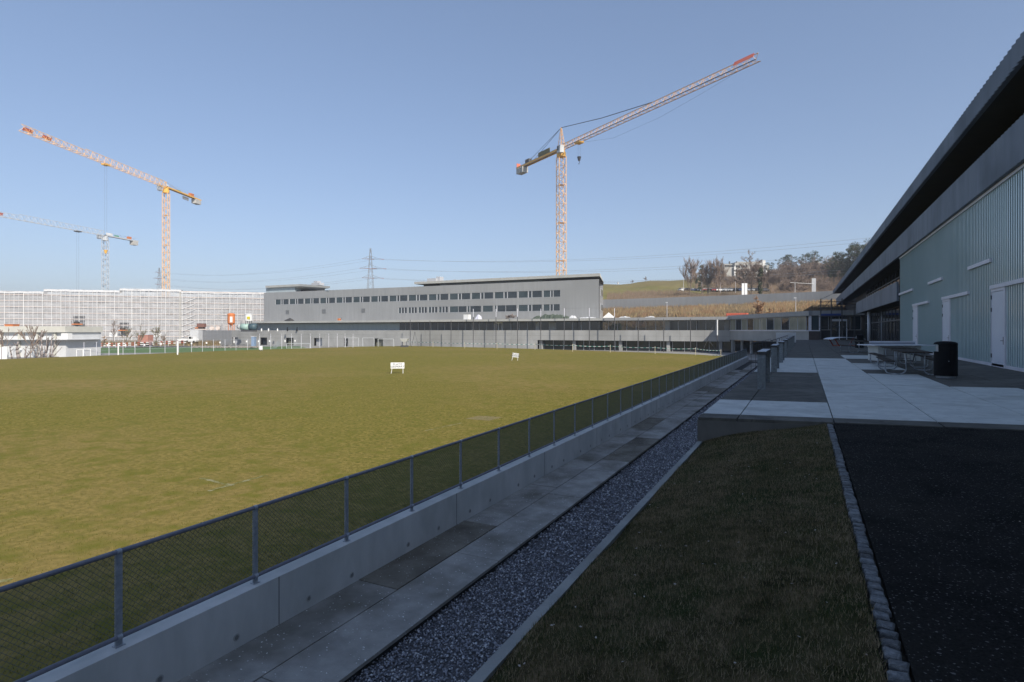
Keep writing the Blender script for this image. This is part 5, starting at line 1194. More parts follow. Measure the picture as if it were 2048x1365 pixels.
# sheeting: panels with folds, one per three bays, slightly see-through
m_sheet2 = M('top_sheet', (.44,.44,.45), (.54,.54,.54), 1.5, .6, bump=.5, bscale=2)
node_mix_transparent(m_scafsheet, .68)
def sheet(u0, u1, z0, z1, seed, bulge=.12, holes=()):
    r_ = random.Random(seed); nu, nv = 14, 22; b = MB(); ph = [(r_.uniform(.4,1.6), r_.uniform(-2.2,2.2), r_.uniform(0,6.3), r_.uniform(.02,.055)) for _ in range(7)]
    for j in range(nv+1):
        for i in range(nu+1):
            u = u0+(u1-u0)*i/nu; z = z0+(z1-z0)*j/nv; w = -.30 + sum(a_*math.sin(f_*u+g_*z+p_) for f_, g_, p_, a_ in ph) + bulge*math.sin(math.pi*((u-uL)/bay % 1))*.5
            b.v.append(tuple(FS.pt(u, z, w)))
    for j in range(nv):
        for i in range(nu):
            uc_, zc_ = u0+(u1-u0)*(i+.5)/nu, z0+(z1-z0)*(j+.5)/nv
            if any(h[0] < uc_ < h[1] and h[2] < zc_ < h[3] for h in holes): continue
            q = j*(nu+1)+i; b.f.append((q, q+1, q+nu+2, q+nu+1)); b.m.append(0)
    return b.build('sheeting', m_scafsheet, scf)
i = 0; u = uL
while u < uR-1:
    un = min(uR, u+3*bay); 
    for s_ in (87, 239, 362):
        if u < uc[s_]-.5 < un-.5: un = uc[s_] if uc[s_] > u+1 else un
    sheet(u, un, -2.6, top_u(u+.1), 100+i, holes=gap_u); u = un; i += 1
# bright rolled edge of sheeting along the top
for a, c in ((-70,87),(87,239),(239,362),(362,545)):
    u0, u1 = inv(a), inv(c); zt_ = topz((a+c)/2); b = MB(); nseg = 14
    for k in range(nseg):
        q0, q1 = u0+(u1-u0)*k/nseg, u0+(u1-u0)*(k+1)/nseg; r0_, r1_ = .05*math.sin(k*2.1), .05*math.sin(k*2.1+2.1)
        b.hexa([FS.pt(q0,zt_-.75+r0_,.08),FS.pt(q1,zt_-.75+r1_,.08),FS.pt(q1,zt_-.75,-3.3),FS.pt(q0,zt_-.75,-3.3),FS.pt(q0,zt_+r0_,-.25),FS.pt(q1,zt_+r1_,-.25),FS.pt(q1,zt_+.1,-3.3),FS.pt(q0,zt_+.1,-3.3)])
    b.build('top_sheeting', m_sheet2, scf)
for k, (a, c, y0, y1) in enumerate(gaps):
    w = ['upper left of the three', 'middle of the three', 'right of the three'][k]; u0, u1 = inv(a), inv(c); z0, z1 = FS.v((a+c)/2, y1), FS.v((a+c)/2, y0)
    t = thing('loading_platform', f'orange loading platform jutting from a gap in the sheeting, {w}', 'platform', tuple(FS.pt((u0+u1)/2, z0, .5)), 0, 'loading platforms on the scaffold')
    MB().fbox(FS, u0, u1, z0+.9, z0+1.05, .1, 2.2).build('deck', m_wood, t); MB().fbox(FS, u0, u1, z0+1.06, z0+1.34, 2.1, 2.2).build('orange_board', m_orange, t)
    for u in (u0, u1-.08): MB().fbox(FS, u, u+.08, z0+1.06, z0+2.3, 2.1, 2.18).build('post', m_dkst, t)
    MB().fbox(FS, u0+.4, u0+1.7, z0+1.06, z0+2.0, .3, 1.6).build('load', m_wood, t); MB().fbox(FS, u0, u1, z0+.6, z1-.4, -1.2, -1.1).build('dark_opening', m_win_site, t)

# ================================================================== LEFT FOREGROUND OF THE SITE
def depth_of_ground(py, Z=-3.25): return (E-Z)*FPX/(py-HY)
def gp(px, py, Z=-3.25): return G(px, py, Z)
# white pavilion at the left edge
A = P(0,HY,101); FP = Frame((A.x,A.y), (CS,SN)); pav = thing('pavilion', 'low white pavilion with a beige roof band at the left edge of the field', 'building', tuple(P(60,HY,106).xy)+(-3.25,))
u0, u1 = FP.u(-180), FP.u(130)
hh = lambda y: FP.v(60, y)
MB().fbox(FP, u0, u1+.25, hh(665), hh(653), -9, .3).build('roof_band', m_beige, pav)
MB().fbox(FP, u0, u1-.1, hh(681), hh(665.2), -9, -.5).build('upper_strip', m_palewall, pav)
MB().fbox(FP, u0, u1+1.1, hh(680.3), hh(679), -8.5, .9).build('canopy', m_palewall, pav)
MB().fbox(FP, u0, u1-.15, -3.3, hh(681.2), -9, -.4).build('lower_wall', m_palewall, pav)
MB().fbox(FP, u1-.05, u1+1.05, hh(678.8), hh(667), -.3, .8).build('end_sign', m_paper, pav)
for px in (0, 36, 73, 108): u = FP.u(px); MB().fbox(FP, u-.15, u+.15, -3.25, hh(665.3), -.38, -.1).build('pilaster', m_beige, pav)
ob = rbox; u0, u1 = FS.u(14), FS.u(34)
A = P(24,HY,150); t = thing('orange_skip', 'small orange skip showing above the pavilion roof', 'skip', (A.x,A.y,-1.0)); w = 8.5/FPX*150
b = MB(); b.extr([(-w,-1.0,1.45),(w,-1.0,1.45),(w*.85,-1.0,.1),(-w*.85,-1.0,.1)], (0,2,0)); b.build('body', m_orange, t, local=True); MB().box(-w-.05,w+.05,-1.1,1.1,1.45,1.55).build('rim', m_orange, t, local=True); t.rotation_euler = (0,0,TH); t.location.z = E+(661-660)/FPX*150-.1
# climbing trunks: grey barkless logs set upright and leaning
logs = [((3,716),(3,678),.2,'thin upright grey log by the white board'), ((23,719),(20,690),.35,'grey log leaning beside the white board'), ((36,718),(35,684),.75,'thick upright grey log with side stubs'), ((40,718),(30,700),.22,'short grey log leaning on the thick upright one'),
 ((51,716),(51,690),.38,'upright grey post log right of the thick one'), ((52,717),(60,703),.42,'dark fallen log leaning to the right'), ((73,715),(63,690),.28,'long log slanting down to the right'), ((73,716),(79,689),.30,'dark log slanting up to the right'),
 ((84,715),(84,661),.45,'tallest upright grey log in the middle'), ((83,714),(78,692),.26,'short dark log beside the tallest one'), ((93,713),(93,667),.26,'straight upright pole log right of the tallest'), ((92,712),(88,690),.24,'dark short log between two tall ones'),
 ((90,718),(98,676),.42,'log leaning up and right with a forked top'), ((98,716),(106,668),.36,'grey log leaning right, second from the dense clump'), ((102,716),(113,675),.36,'long log leaning strongly to the right'), ((99,716),(122,681),.26,'slim log leaning furthest to the right'),
 ((106,714),(124,694),.20,'lowest slim log leaning to the right edge'), ((110,703),(118,714),.22,'dark stump log resting on the sand at the right'), ((76,716),(95,702),.26,'crooked low log between the uprights'), ((88,718),(100,706),.18,'pale low log lying in front of the clump'), ((108,716),(105,702),.2,'short upright stub in front of the right clump')]
for i, ((x0,y0),(x1,y1),r_, lab) in enumerate(logs):
    z = 92 + (i*37 % 9)*.5; p = P(x0,HY,z); q = P(x1,y1,z+random.uniform(-.8,.8)); p.z = min(-3.0, E+(HY-y0)/FPX*z+.2); r_ *= 4.6*z/FPX
    t = thing('climbing_log', lab, 'log', tuple(p), 0, 'barkless grey climbing logs by the pavilion'); L_ = (q-p).length; dv = (q-p).normalized(); sdv = Vector((CS,SN,0))
    b = MB(); pts = [p+dv*L_*f+sdv*r_*.5*math.sin(f*5+i) for f in (0,.25,.5,.75,1)]
    for k in range(4): b.tube(pts[k], pts[k+1], r_*(1-.15*k), 8, r_*(1-.15*(k+1)))
    b.build('trunk', m_greytrunk if i % 3 else m_greytrunk2, t, smooth=True)
    if r_ > .09:
        b = MB()
        for k in range(2): s_ = pts[2+k]; b.tube(s_, s_+dv*.5+sdv*random.choice((-1,1))*random.uniform(.3,.7), r_*.4, 6, r_*.2)
        b.build('stub', m_greytrunk2, t)
for k, (x0,y0,x1,y1) in enumerate(((5,692,37,690),(86,700,103,699),(53,696,72,697))):
    p, q = P(x0,y0,92.5), P(x1,y1,92.8); t = thing('rope', ['slack rope strung from the white board to the thick log','rope strung across the right clump of logs','thin rope in the middle between two logs'][k], 'rope', tuple(p)); MB().path([p,(p+q)/2-Vector((0,0,.12)),q], .035, 5).build('strand', m_greytrunk2, t)
def post_board(name, label, cat, px0, px1, y0, y1, z, mat=m_paper):
    p = P((px0+px1)/2, HY, z); p.z = E+(HY-y1)/FPX*z; w = (px1-px0)/2/FPX*z; h = (y1-y0)/FPX*z
    t = thing(name, label, cat, tuple(p), TH); MB().box(-w,w,-.04,.04,.02,h).build('board', mat, t, local=True); MB().box(-w+.05,-w+.15,.041,.10,-.2,h-.1).build('post', m_galv, t, local=True); MB().box(w-.15,w-.05,.041,.10,-.2,h-.1).build('post', m_galv, t, local=True); return t
post_board('white_board', 'tall white blank board standing left of the climbing logs', 'board', 4, 14, 694, 720, 86)
p = P(-3,HY,86)
post_board('white_board', 'narrow white board at the very left edge of the field', 'board', -6, 2, 695, 719, 88)
post_board('notice_sheet', 'white notice fixed on the thick climbing log', 'notice', 39.5, 43, 696, 701, 91)
# yard things, placed on the ground beyond the field
def gz(px, py, Z=-3.25): p = G(px, py, Z); return p
# small bare trees in front of the scaffold
m_olive = M('olive_leaf', (.15,.17,.09), (.22,.23,.13), 1, .9)
sm = [(158,690,667,'rust leaved young tree left in front of the sheeting',1),(182,690,655,'bare young tree with a wide crown in front of the sheeting',0),(227,690,640,'tall thin bare young tree in front of the sheeting',0),(250,688,655,'green conifer like young tree under the middle platform',2),(278,688,650,'small leafy young tree left of the white panel',2),(311,688,650,'small dark evergreen young tree above the white panel',2),
      (3,712,655,'bare young tree at the far left before the pavilion',0),(61,712,650,'bare young tree before the pavilion wall',0),(330,688,668,'bare twiggy young tree near the scaffold stair',0),(205,692,672,'low twiggy shrub before the sheeting',1)]
for i, (px, yg, yt, lab, kd) in enumerate(sm):
    z = 96 if yg == 712 else 172 - i*2; p = P(px,HY,z); p.z = -3.25; Ht = (HY-yt)/FPX*z + E + 3.25
    t = thing('young_tree', lab, 'tree', tuple(p)); tk, cr = tree_mesh(50+i, Ht, lv=4, spread=.45, up=.5, nb=(2,3), r0=.07, trunk_frac=.3, cap=200)
    tk.build('trunk', m_bark, t, local=True); cr.build('branches', m_twig, t, local=True)
    if kd: tips = [cr.v[k] for k in range(0, len(cr.v), 11)]; V, F = foliage(420 if kd == 2 else 200, [(x,y,z_,.3) for x,y,z_ in tips], .10, i); link(soup('crown', V, F, m_olive if kd == 2 else m_dryleaf), 'crown', t)
V, F, mi = stems(4200, lambda n: np.array([list(P(random.uniform(165,440), HY, random.uniform(176,186)).xy)+[-3.25] for _ in range(n)]), .5, 2.0, .09, m_straw+[m_pine], (.3,.4,.15,.15))
tag(link(soup('yard_scrub', V, F, m_straw+[m_pine], mi), 'yard_scrub'), 'low brown scrub along the foot of the sheeted scaffold', 'scrub', kind='stuff')
# red white barrier boards
for k, (x0,y0,x1,y1) in enumerate(((140,691,250,689),(250,689,372,683.5))):
    z0, z1 = (150, 158) if k == 0 else (158, 176)
    p, q = P(x0,HY,z0), P(x1,HY,z1); t = thing('site_barrier', ['left run of red and white striped site barrier boards','right run of red and white striped site barrier boards near the truck'][k], 'barrier', (p.x,p.y,-3.25), 0, 'red and white site barriers')
    n = 22
    for row in range(2):
        for i in range(n):
            a, c = p.lerp(q, i/n), p.lerp(q, (i+.97)/n); za = E+(HY-(y0+(y1-y0)*i/n))/FPX*(z0+(z1-z0)*i/n) + .15 - row*.55; 
            if row == 0 and i % 7 == 3: continue
            MB().hexa([(a.x,a.y,za),(c.x,c.y,za),(c.x,c.y+.04,za),(a.x,a.y+.04,za),(a.x,a.y,za+.24),(c.x,c.y,za+.24),(c.x,c.y+.04,za+.24),(a.x,a.y+.04,za+.24)]).build('board', m_white if i % 2 else m_org2, t)
    for i in range(0, n+1, 3): a = p.lerp(q, i/n); MB().tube((a.x,a.y+.1,-3.25), (a.x,a.y+.1,E+(HY-(y0+(y1-y0)*i/n))/FPX*(z0+(z1-z0)*i/n)+.5), .05, 6).build('post', m_white_metal, t)
# red brown hut, white panels
def hut(name, label, cat, a, c, y0, y1, z, mat, dep=2.5, extra=None):
    p = P((a+c)/2,HY,z); p.z = E+(HY-y1)/FPX*z; w = (c-a)/2/FPX*z; h = (y1-y0)/FPX*z; t = thing(name, label, cat, tuple(p), TH)
    MB().box(-w,w,0,dep,0,h).build('body', mat, t, local=True); MB().box(-w-.08,w+.08,-.08,dep+.08,h+.002,h+.10).build('roof', m_white_metal, t, local=True)
    n = max(2, int(w*2/.7))
    for i in range(n): MB().box(-w+i*2*w/n+.03,-w+i*2*w/n+.10,-.035,-.002,.05,h-.05).build('rib', mat, t, local=True)
    return t
hut('site_hut', 'red brown site hut in front of the sheeted scaffold', 'hut', 276, 296, 670, 686, 172, M('red_brown', (.38,.17,.13), (.45,.22,.17), 2, .8))
post_board('site_sign_panel', 'white site panel under the dark young evergreen', 'panel', 309, 323, 667, 675, 168)
post_board('site_sign_panel', 'white drawing covered site panel left of the green young tree', 'panel', 219, 234, 666, 674, 168)
# white crew cab flatbed truck, cab towards the right
z = 178; p = P(362.5,HY,z); p.z = -3.25+ (E+(HY-686.5)/FPX*z+3.25); t = thing('flatbed_truck', 'white crew cab flatbed truck parked by the grey wall', 'truck', tuple(p), TH); K = z/FPX
L_ = 33*K; b = MB(); cab0 = L_*.52
b.extr([(cab0,-.95,.45),(L_*.98,-.95,.45),(L_,-.95,.9),(L_*.96,-.95,1.25),(L_*.86,-.95,1.35),(L_*.79,-.95,2.1),(cab0,-.95,2.15)], (0,1.9,0)); b.build('cab', m_white, t, local=True)
for x0, x1 in ((cab0+.2,cab0+.95),(cab0+1.1,L_*.78)): MB().box(x0,x1,-.975,-.955,1.3,1.95).build('window', m_dglass, t, local=True)
MB().box(-.6,cab0-.1,-1.0,1.0,.75,.9).build('flatbed', m_white, t, local=True); MB().box(-.6,cab0-.1,-1.02,-.98,.902,1.25).build('side_board', m_white, t, local=True); MB().box(-.5,L_*.9,-.4,.4,.45,.74).build('chassis', m_dkst, t, local=True)
for x in (.5, L_*.86): MB().tube((x,-.98,.36),(x,-.72,.36),.36,14).build('wheel', m_tire, t, local=True); MB().tube((x,.72,.36),(x,.98,.36),.36,14).build('wheel', m_tire, t, local=True)
# beige dumper at the pavilion end
z = 118; p = P(131.5,HY,z); p.z = -3.25; t = thing('loader_truck', 'beige boxed truck half hidden behind the pavilion end', 'truck', tuple(p), TH); K = z/FPX
MB().box(0,15*K,0,2.2,1.9,3.4).build('box_body', M('loader_beige', (.45,.40,.33), (.38,.34,.28), 2, .8), t, local=True); MB().box(.1,13*K,-.05,2.2,3.41,4.6).build('cab', m_palewall, t, local=True); MB().box(.4,10.5*K,-.08,-.055,3.55,4.3).build('window', m_dglass, t, local=True)
MB().box(-.2,20*K,.2,2.0,1.0,1.3).build('chassis', m_dkst, t, local=True)
for x in (.7, 1.5): MB().tube((x,-.05,.55),(x,.3,.55),.5,14).build('wheel', m_tire, t, local=True)
# white container on the corner, silos, tanks behind the grey wall
hut('white_container', 'white container box beside the left end of the grey wall', 'container', 380, 397, 660, 684, 186, m_palewall)
def silo(label, px, y0, y1, wpx, z, mat, cone=True):
    p = P(px,HY,z); K = z/FPX; zb_ = E+(HY-y1)*K; r_ = wpx/2*K; h = (y1-y0)*K; p.z = zb_; t = thing('silo', label, 'silo', tuple(p), TH)
    b = MB(); prof = ([(.25,.28*h),(r_,.42*h)] if cone else [(r_,.0)]) + [(r_,h*.88),(r_*1.08,h*.885),(r_*1.08,h*.93),(r_*.7,h)]; b.lathe((0,0,0), prof, 20); b.build('drum', mat, t, local=True, smooth=False)
    for a in (45,135,225,315): c_, s_ = math.cos(R(a))*r_*.8, math.sin(R(a))*r_*.8; MB().tube((c_,s_,0 if cone else -.6*h),(c_,s_,.40*h),.09,5).build('leg', m_orange if cone else m_dkst, t, local=True)
    return t, r_, h
t, r_, h = silo('orange mortar silo with white vertical lettering beside the tanks', 462.5, 627, 661, 14, 176, m_orange)

def text_mesh(body, size, mat, name, parent, loc, rot, ext=.004, sx=1):
    cu = bpy.data.curves.new(name, 'FONT'); cu.body = body; cu.size = size; cu.align_x = 'CENTER'; cu.align_y = 'CENTER'; cu.extrude = ext
    o = bpy.data.objects.new('tmp', cu); COL.objects.link(o); dg = bpy.context.evaluated_depsgraph_get(); me = bpy.data.meshes.new_from_object(o.evaluated_get(dg)); bpy.data.objects.remove(o)
    me.materials.clear(); me.materials.append(mat); q = link(me, name, parent, loc); q.rotation_euler = rot; q.scale = (sx,1,1); return q
MB().box(.1*r_,.75*r_,-r_*1.01-.02,-r_*.75,.46*h,.80*h).build('white_lettering_panel', m_white, t, local=True)
t, r_, h = silo('white round silo with a yellow and black square sign', 497, 628, 642, 14, 176, m_white, cone=False)
MB().box(.05,.95,-r_-.06,-r_-.02,.2*h,.60*h).build('yellow_sign', M('sign_yellow', (.75,.62,.02), rough=.6), t, local=True)
b = MB(); s_ = .16*h; 
for dx in (.22, .62): b.box(dx,dx+.18,-r_-.08,-r_-.061,.26*h,.36*h); b.box(dx,dx+.18,-r_-.08,-r_-.061,.44*h,.54*h)
b.build('black_marks', m_black, t, local=True)
def tank(label, x0, x1, y0, y1, z, mats):
    K = z/FPX; p = P((x0+x1)/2,HY,z); zb_ = E+(HY-y1)*K; r_ = (y1-y0)/2*K; p.z = zb_; hl = (x1-x0)/2*K; t = thing('mixer_tank', label, 'tank', tuple(p), TH)
    b = MB(); b.tube((-hl,0,r_),(-hl*.62,0,r_),r_*.55,18,r_); b.build('cone_end', mats[0], t, local=True, smooth=True); MB().tube((-hl*.62,0,r_),(hl*.25,0,r_),r_,18).build('drum', mats[1], t, local=True, smooth=True); MB().tube((hl*.26,0,r_),(hl,0,r_),r_*1.03,18).build('dark_end', mats[2], t, local=True, smooth=True)
    MB().box(-hl*.6,hl,-.3,.3,-.5,.06).build('cradle', m_dkst, t, local=True); return t
tank('green and grey horizontal mixer tank on the terrace beside the ribbed wall', 475, 513, 647.5, 660.5, 176, [M('tank_grey', (.42,.44,.45), rough=.5), M('tank_green', (.28,.42,.38), (.36,.48,.44), 2, .5), M('tank_dark', (.05,.09,.11), rough=.5)])
def mound(name, label, cat, a, c, y0, y1, z, mat, seed):
    K = z/FPX; p = P((a+c)/2,HY,z); p.z = E+(HY-y1)*K; r_ = random.Random(seed); w = (c-a)/2*K; h = (y1-y0)*K; t = thing(name, label, cat, tuple(p), TH); b = MB(); n = 14
    prof = [(w,0),(w*.95,h*.4),(w*.6,h*.85),(w*.15,h)]; b.lathe((0,0,0), prof, n); b.v = [(x*r_.uniform(.85,1.1),y*.6,z_*r_.uniform(.85,1.1)) for x,y,z_ in b.v]; b.build('cover', mat, t, local=True); return t
m_tarpg = M('grey_tarp', (.30,.29,.29), (.38,.37,.37), 2, .8)
mound('covered_heap', 'grey covered heap left of the orange silo', 'heap', 440, 452, 647, 661, 176, m_tarpg, 1); mound('covered_heap', 'grey covered drum behind the mixer tank', 'heap', 481, 492, 638.5, 648, 182, m_tarpg, 2)
t = thing('brick_stack', 'stack of rust red material beside boards on the terrace', 'stack', tuple(P(400,660,178)), TH); MB().box(-1.0,1.3,0,1.2,.8,1.9).build('bricks', M('rust_brick', (.20,.10,.08), rough=.9), t, local=True); MB().box(-1.6,1.9,-.1,1.4,0,.25).build('boards', m_scafrail, t, local=True); MB().box(-.6,.9,.1,1.1,.26,.79).build('pallet', m_wood, t, local=True)
for k, px in enumerate((424, 436)):
    p = P(px,661,176); t = thing('cable_reel', ['left small wooden cable reel on the terrace by the silo','right small wooden cable reel nearest the silo'][k], 'reel', tuple(p), TH, 'wooden reels on the terrace')
    for y in (-.35, .35): MB().tube((0,y-.04,.6),(0,y+.04,.6),.6,12).build('flange', m_scafrail, t, local=True)
    MB().tube((0,-.3,.6),(0,.3,.6),.3,10).build('core', m_dkst, t, local=True)
# workers' tools and dark bits on the parapet walk
for k, (px, lab) in enumerate(((523,'thin rusty stake'),(537,'short white peg'),(555,'white capped lamp'),(575,'dark upright bag'),(594,'dark upright bag, the right one'))):
    p = P(px, 661, 178); t = thing('parapet_item', lab + ' standing behind the long parapet', 'small item', (p.x,p.y,E-.3), TH); MB().lathe((0,0,0), [(.18,0),(.22,.5),(.12,.8),(.10,1.0 if k > 2 else .7)], 8).build('body', m_black if k > 2 else m_white, t, local=True); MB().lathe((0,0,1.0 if k > 2 else .7), [(.14,0),(.14,.12),(.02,.2)], 8).build('cap', m_black if k > 2 else m_white, t, local=True)
# rubble by the pitch
m_rub = M('rubble', (.20,.17,.14), (.34,.31,.28), 3, .95)
V, F, mi = stones(900, -1, 1, -1, 1, .1, .35, 0); V = V.copy(); n_ = len(V)//6
cx = np.array([list(P(random.uniform(385,520),HY,random.uniform(152,166)).xy) for _ in range(n_)]); cen_ = V.reshape(n_,6,3).mean(1); V = (V.reshape(n_,6,3)-cen_[:,None]+np.concatenate([cx, np.full((n_,1),-3.1)],1)[:,None]).reshape(-1,3)
tag(link(soup('rubble', V, F, m_rub), 'rubble'), 'low rubble and broken slabs strewn beside the artificial pitch', 'rubble', kind='stuff')

# ---- pitch fence with notices behind the field
pf = thing('pitch_fence', 'thin grey post fence round the artificial pitch with white notices on it', 'fence', tuple(G(300,712,-3.25)))
pxs_ = [168,193,218,246,270,300,330,357,383,405,427,450,472,495,518]; zz0 = 106; pts = []
for i, px in enumerate(pxs_): z = 104+i*2.6; p = P(px,HY,z); p.z = -3.25; pts.append(p); h_ = 2.6; MB().tube(p, p+Vector((0,0,h_)), .04, 6).build('post', m_white_metal, pf)
for hgt in (1.0, 2.55):
    for a, c in zip(pts[:-1], pts[1:]): MB().tube(a+Vector((0,0,hgt)), c+Vector((0,0,hgt)), .022, 4).build('rail', m_galv, pf)
for k, (px, y) in enumerate(((215,693),(251,693),(289,692),(322,690),(355,690),(383,689),(413,688),(440,687),(468,686),(493,685),(517,684.5),(539,684),(570,684),(590,683.5))):
    z = 110+k*2.2; q = P(px,y,z); t = tag(MB().hexa([tuple(v) for v in (q+Vector((-CS*.14,-SN*.14,0)), q+Vector((CS*.14,SN*.14,0)), q+Vector((CS*.14,SN*.14+.02,0)), q+Vector((-CS*.14,-SN*.14+.02,0)), q+Vector((-CS*.14,-SN*.14,.36)), q+Vector((CS*.14,SN*.14,.36)), q+Vector((CS*.14,SN*.14+.02,.36)), q+Vector((-CS*.14,-SN*.14+.02,.36)))]).build('notice', m_paper),
        f'white paper notice on the pitch fence, number {["one","two","three","four","five","six","seven","eight","nine","ten","eleven","twelve","thirteen","fourteen"][k]} counted from the left', 'notice', 'white notices on the pitch fence')
for px, y0, y1, lab in ((236.5,687,713,'white painted thick post behind the left rim of the field'),(355,683,709,'white painted thick post with a notice near the middle of the left rim')):
    z = 100; p = P(px,HY,z); p.z=-3.25; t = thing('white_post', lab, 'post', tuple(p)); h_=(HY-y0)/FPX*z+E+3.25; MB().tube((0,0,0),(0,0,h_),.11,10).build('shaft', m_white, t, local=True); MB().tube((0,0,h_),(0,0,h_+.06),.14,10).build('cap', m_white_metal, t, local=True)
# white barrier frames left
for k, (x0, x1, y0) in enumerate(((153,167,700),(167,182,699))):
    z = 98; p = P(x0,HY,z); p.z = -3.25; t = thing('goal_frame', ['left white tube frame standing before the loader','right white tube frame standing before the loader'][k], 'frame', tuple(p), TH, 'white tube frames'); w = (x1-x0)/FPX*z*.93; h_ = (HY-y0)/FPX*z+E+3.25
    for x in (0, w): MB().tube((x,0,0),(x,0,h_),.06,8).build('post', m_white, t, local=True)
    MB().tube((0,0,h_),(w,0,h_),.06,8).build('bar', m_white, t, local=True); MB().tube((0,1,0),(0,0,h_),.035,6).build('brace', m_white_metal, t, local=True)
# goals
m_net = M('goal_net', (.5,.5,.5), rough=.8)
def goal(label, x0, x1, yt, z, net=False, dep=1.3, rz=TH):
    p = P(x0,HY,z); p.z = -3.25; K = z/FPX; w = (x1-x0)*K; h_ = (HY-yt)*K+E+3.25; t = thing('football_goal', label, 'goal', tuple(p), rz)
    for x in (0, w): MB().tube((x,0,0),(x,0,h_),.06,8).build('post', m_cwhite, t, local=True); MB().path([(x,0,h_),(x,.35,h_),(x,dep,.05),(x,0,.05)], .035, 6).build('side_frame', m_cwhite, t, local=True)
    MB().tube((0,0,h_),(w,0,h_),.06,8).build('crossbar', m_cwhite, t, local=True); MB().tube((0,dep,.05),(w,dep,.05),.035,6).build('ground_bar', m_cwhite, t, local=True)
    b = MB(); n = int(w/.35)
    for i in range(n+1): b.path([(w*i/n,.35,h_),(w*i/n,dep,.05)], .008, 3)
    for j in range(7): f = j/6; b.tube((0,.35+(dep-.35)*f,h_*(1-f)+.05*f),(w,.35+(dep-.35)*f,h_*(1-f)+.05*f), .008, 3)
    b.build('net', m_net, t, local=True); return t
goal('low wide white football goal behind the field rim', 573, 620, 687.5, 150); goal('tall square goal frame with diagonal braces left of the middle', 691, 717, 676.5, 150, dep=2.0); goal('grey goal standing behind the tall square one', 725, 748, 676.5, 152); goal('goal seen half behind the rim right of the grey one', 756, 787, 678.5, 150)
t = thing('frame_stack', 'leaning stack of metal goal frames on the gravel', 'frames', tuple(P(555,HY,150).xy)+(-3.25,), TH)
for k in range(4): MB().tube((-1.4+k*.3,0,0),(.2+k*.25,.2,2.0-.2*k),.05,6).build('frame_tube', m_galv, t, local=True)
p = P(756,HY,146); p.z = -3.25; t = thing('white_hopper', 'white funnel shaped container behind the field rim', 'container', tuple(p)+(), TH); K = 146/FPX
w = 8*K; p = P(809,HY,146); t.location = (p.x,p.y,-3.25); h1_ = (HY-677.5)*K+E+3.25; h0_ = (HY-684)*K+E+3.25
b = MB(); b.hexa([(-w*.55,-.5,h0_),(w*.55,-.5,h0_),(w*.55,.8,h0_),(-w*.55,.8,h0_),(-w,-.9,h1_),(w,-.9,h1_),(w,1.2,h1_),(-w,1.2,h1_)]); b.build('hopper', m_palewall, t, local=True)
for x in (-w*.5, w*.5): MB().tube((x,0,0),(x,0,h0_),.07,6).build('leg', m_dkst, t, local=True)
MB().box(-w*.9,w*.9,-.4,.6,.1,.9).build('base_box', m_dkst, t, local=True)
hut('blue_cabin', 'small blue portable cabin behind the pitch fence', 'cabin', 502.5, 508.5, 674, 693, 148, M('cabin_blue', (.22,.30,.45), rough=.6), dep=1.2)
post_board('sign_board', 'small white board with a black diagonal mark at the field rim', 'sign', 519.5, 525, 692.5, 700, 120)
# shorter fence poles (left part) and tall net poles (right part)
for k, px in enumerate((519,541.5,563.5,583,602.5,621,639.5,657.5,674.5,690,706)):
    z = 142; p = P(px,HY,z); p.z=-3.25; h_ = (HY-668)/FPX*z+E+3.25; t = thing('net_pole', f'thin pale fence pole behind the left rim of the field, pole {["one","two","three","four","five","six","seven","eight","nine","ten","eleven"][k]} from the left', 'pole', tuple(p), 0, 'thin pale poles behind the left rim'); MB().tube((0,0,0),(0,0,h_),.05,6).build('shaft', m_white_metal, t, local=True); MB().tube((0,0,h_-.4),(0,0,h_-.3),.07,6).build('clip', m_dkst, t, local=True)
tall = [(820.5,640),(860,641.5),(902,641.5),(946.5,618.5),(992,618.5),(1035,617.5),(1081.5,618),(1128.5,617),(1178.5,616.5),(1229,617),(1276.5,638),(1327.5,638),(1381,638)]
for k, (px, yt) in enumerate(tall):
    z = zY(px, 127.2); p = P(px,HY,z); p.z=-3.25; h_ = (HY-yt)/FPX*z+E+3.25; nm = ["one","two","three","four","five","six","seven","eight","nine","ten","eleven","twelve","thirteen"][k]
    t = thing('net_pole', f'{"tall" if yt < 630 else "shorter"} dark net pole in front of the school wall, number {nm} from the left', 'pole', tuple(p), 0, 'dark net poles before the school')
    MB().tube((0,0,0),(0,0,h_*.80),.085,8).build('shaft', m_galv if k > 99 else m_dkst, t, local=True); MB().tube((0,0,h_*.80),(0,0,h_),.075,8).build('upper_shaft', m_white_metal if yt < 630 else m_dkst, t, local=True)
t = thing('net_cable', 'thin cables strung along the top of the net poles', 'cable', tuple(F130.pt(F130.u(1100),2,2.8)))
for (a, ya), (c, yc) in zip(tall[3:10-1], tall[4:10]):
    for dy in (0, 20): MB().tube(P(a,ya+dy,zY(a,127.2)), P(c,yc+dy,zY(c,127.2)), .012, 3).build('cable', m_dkst, t)
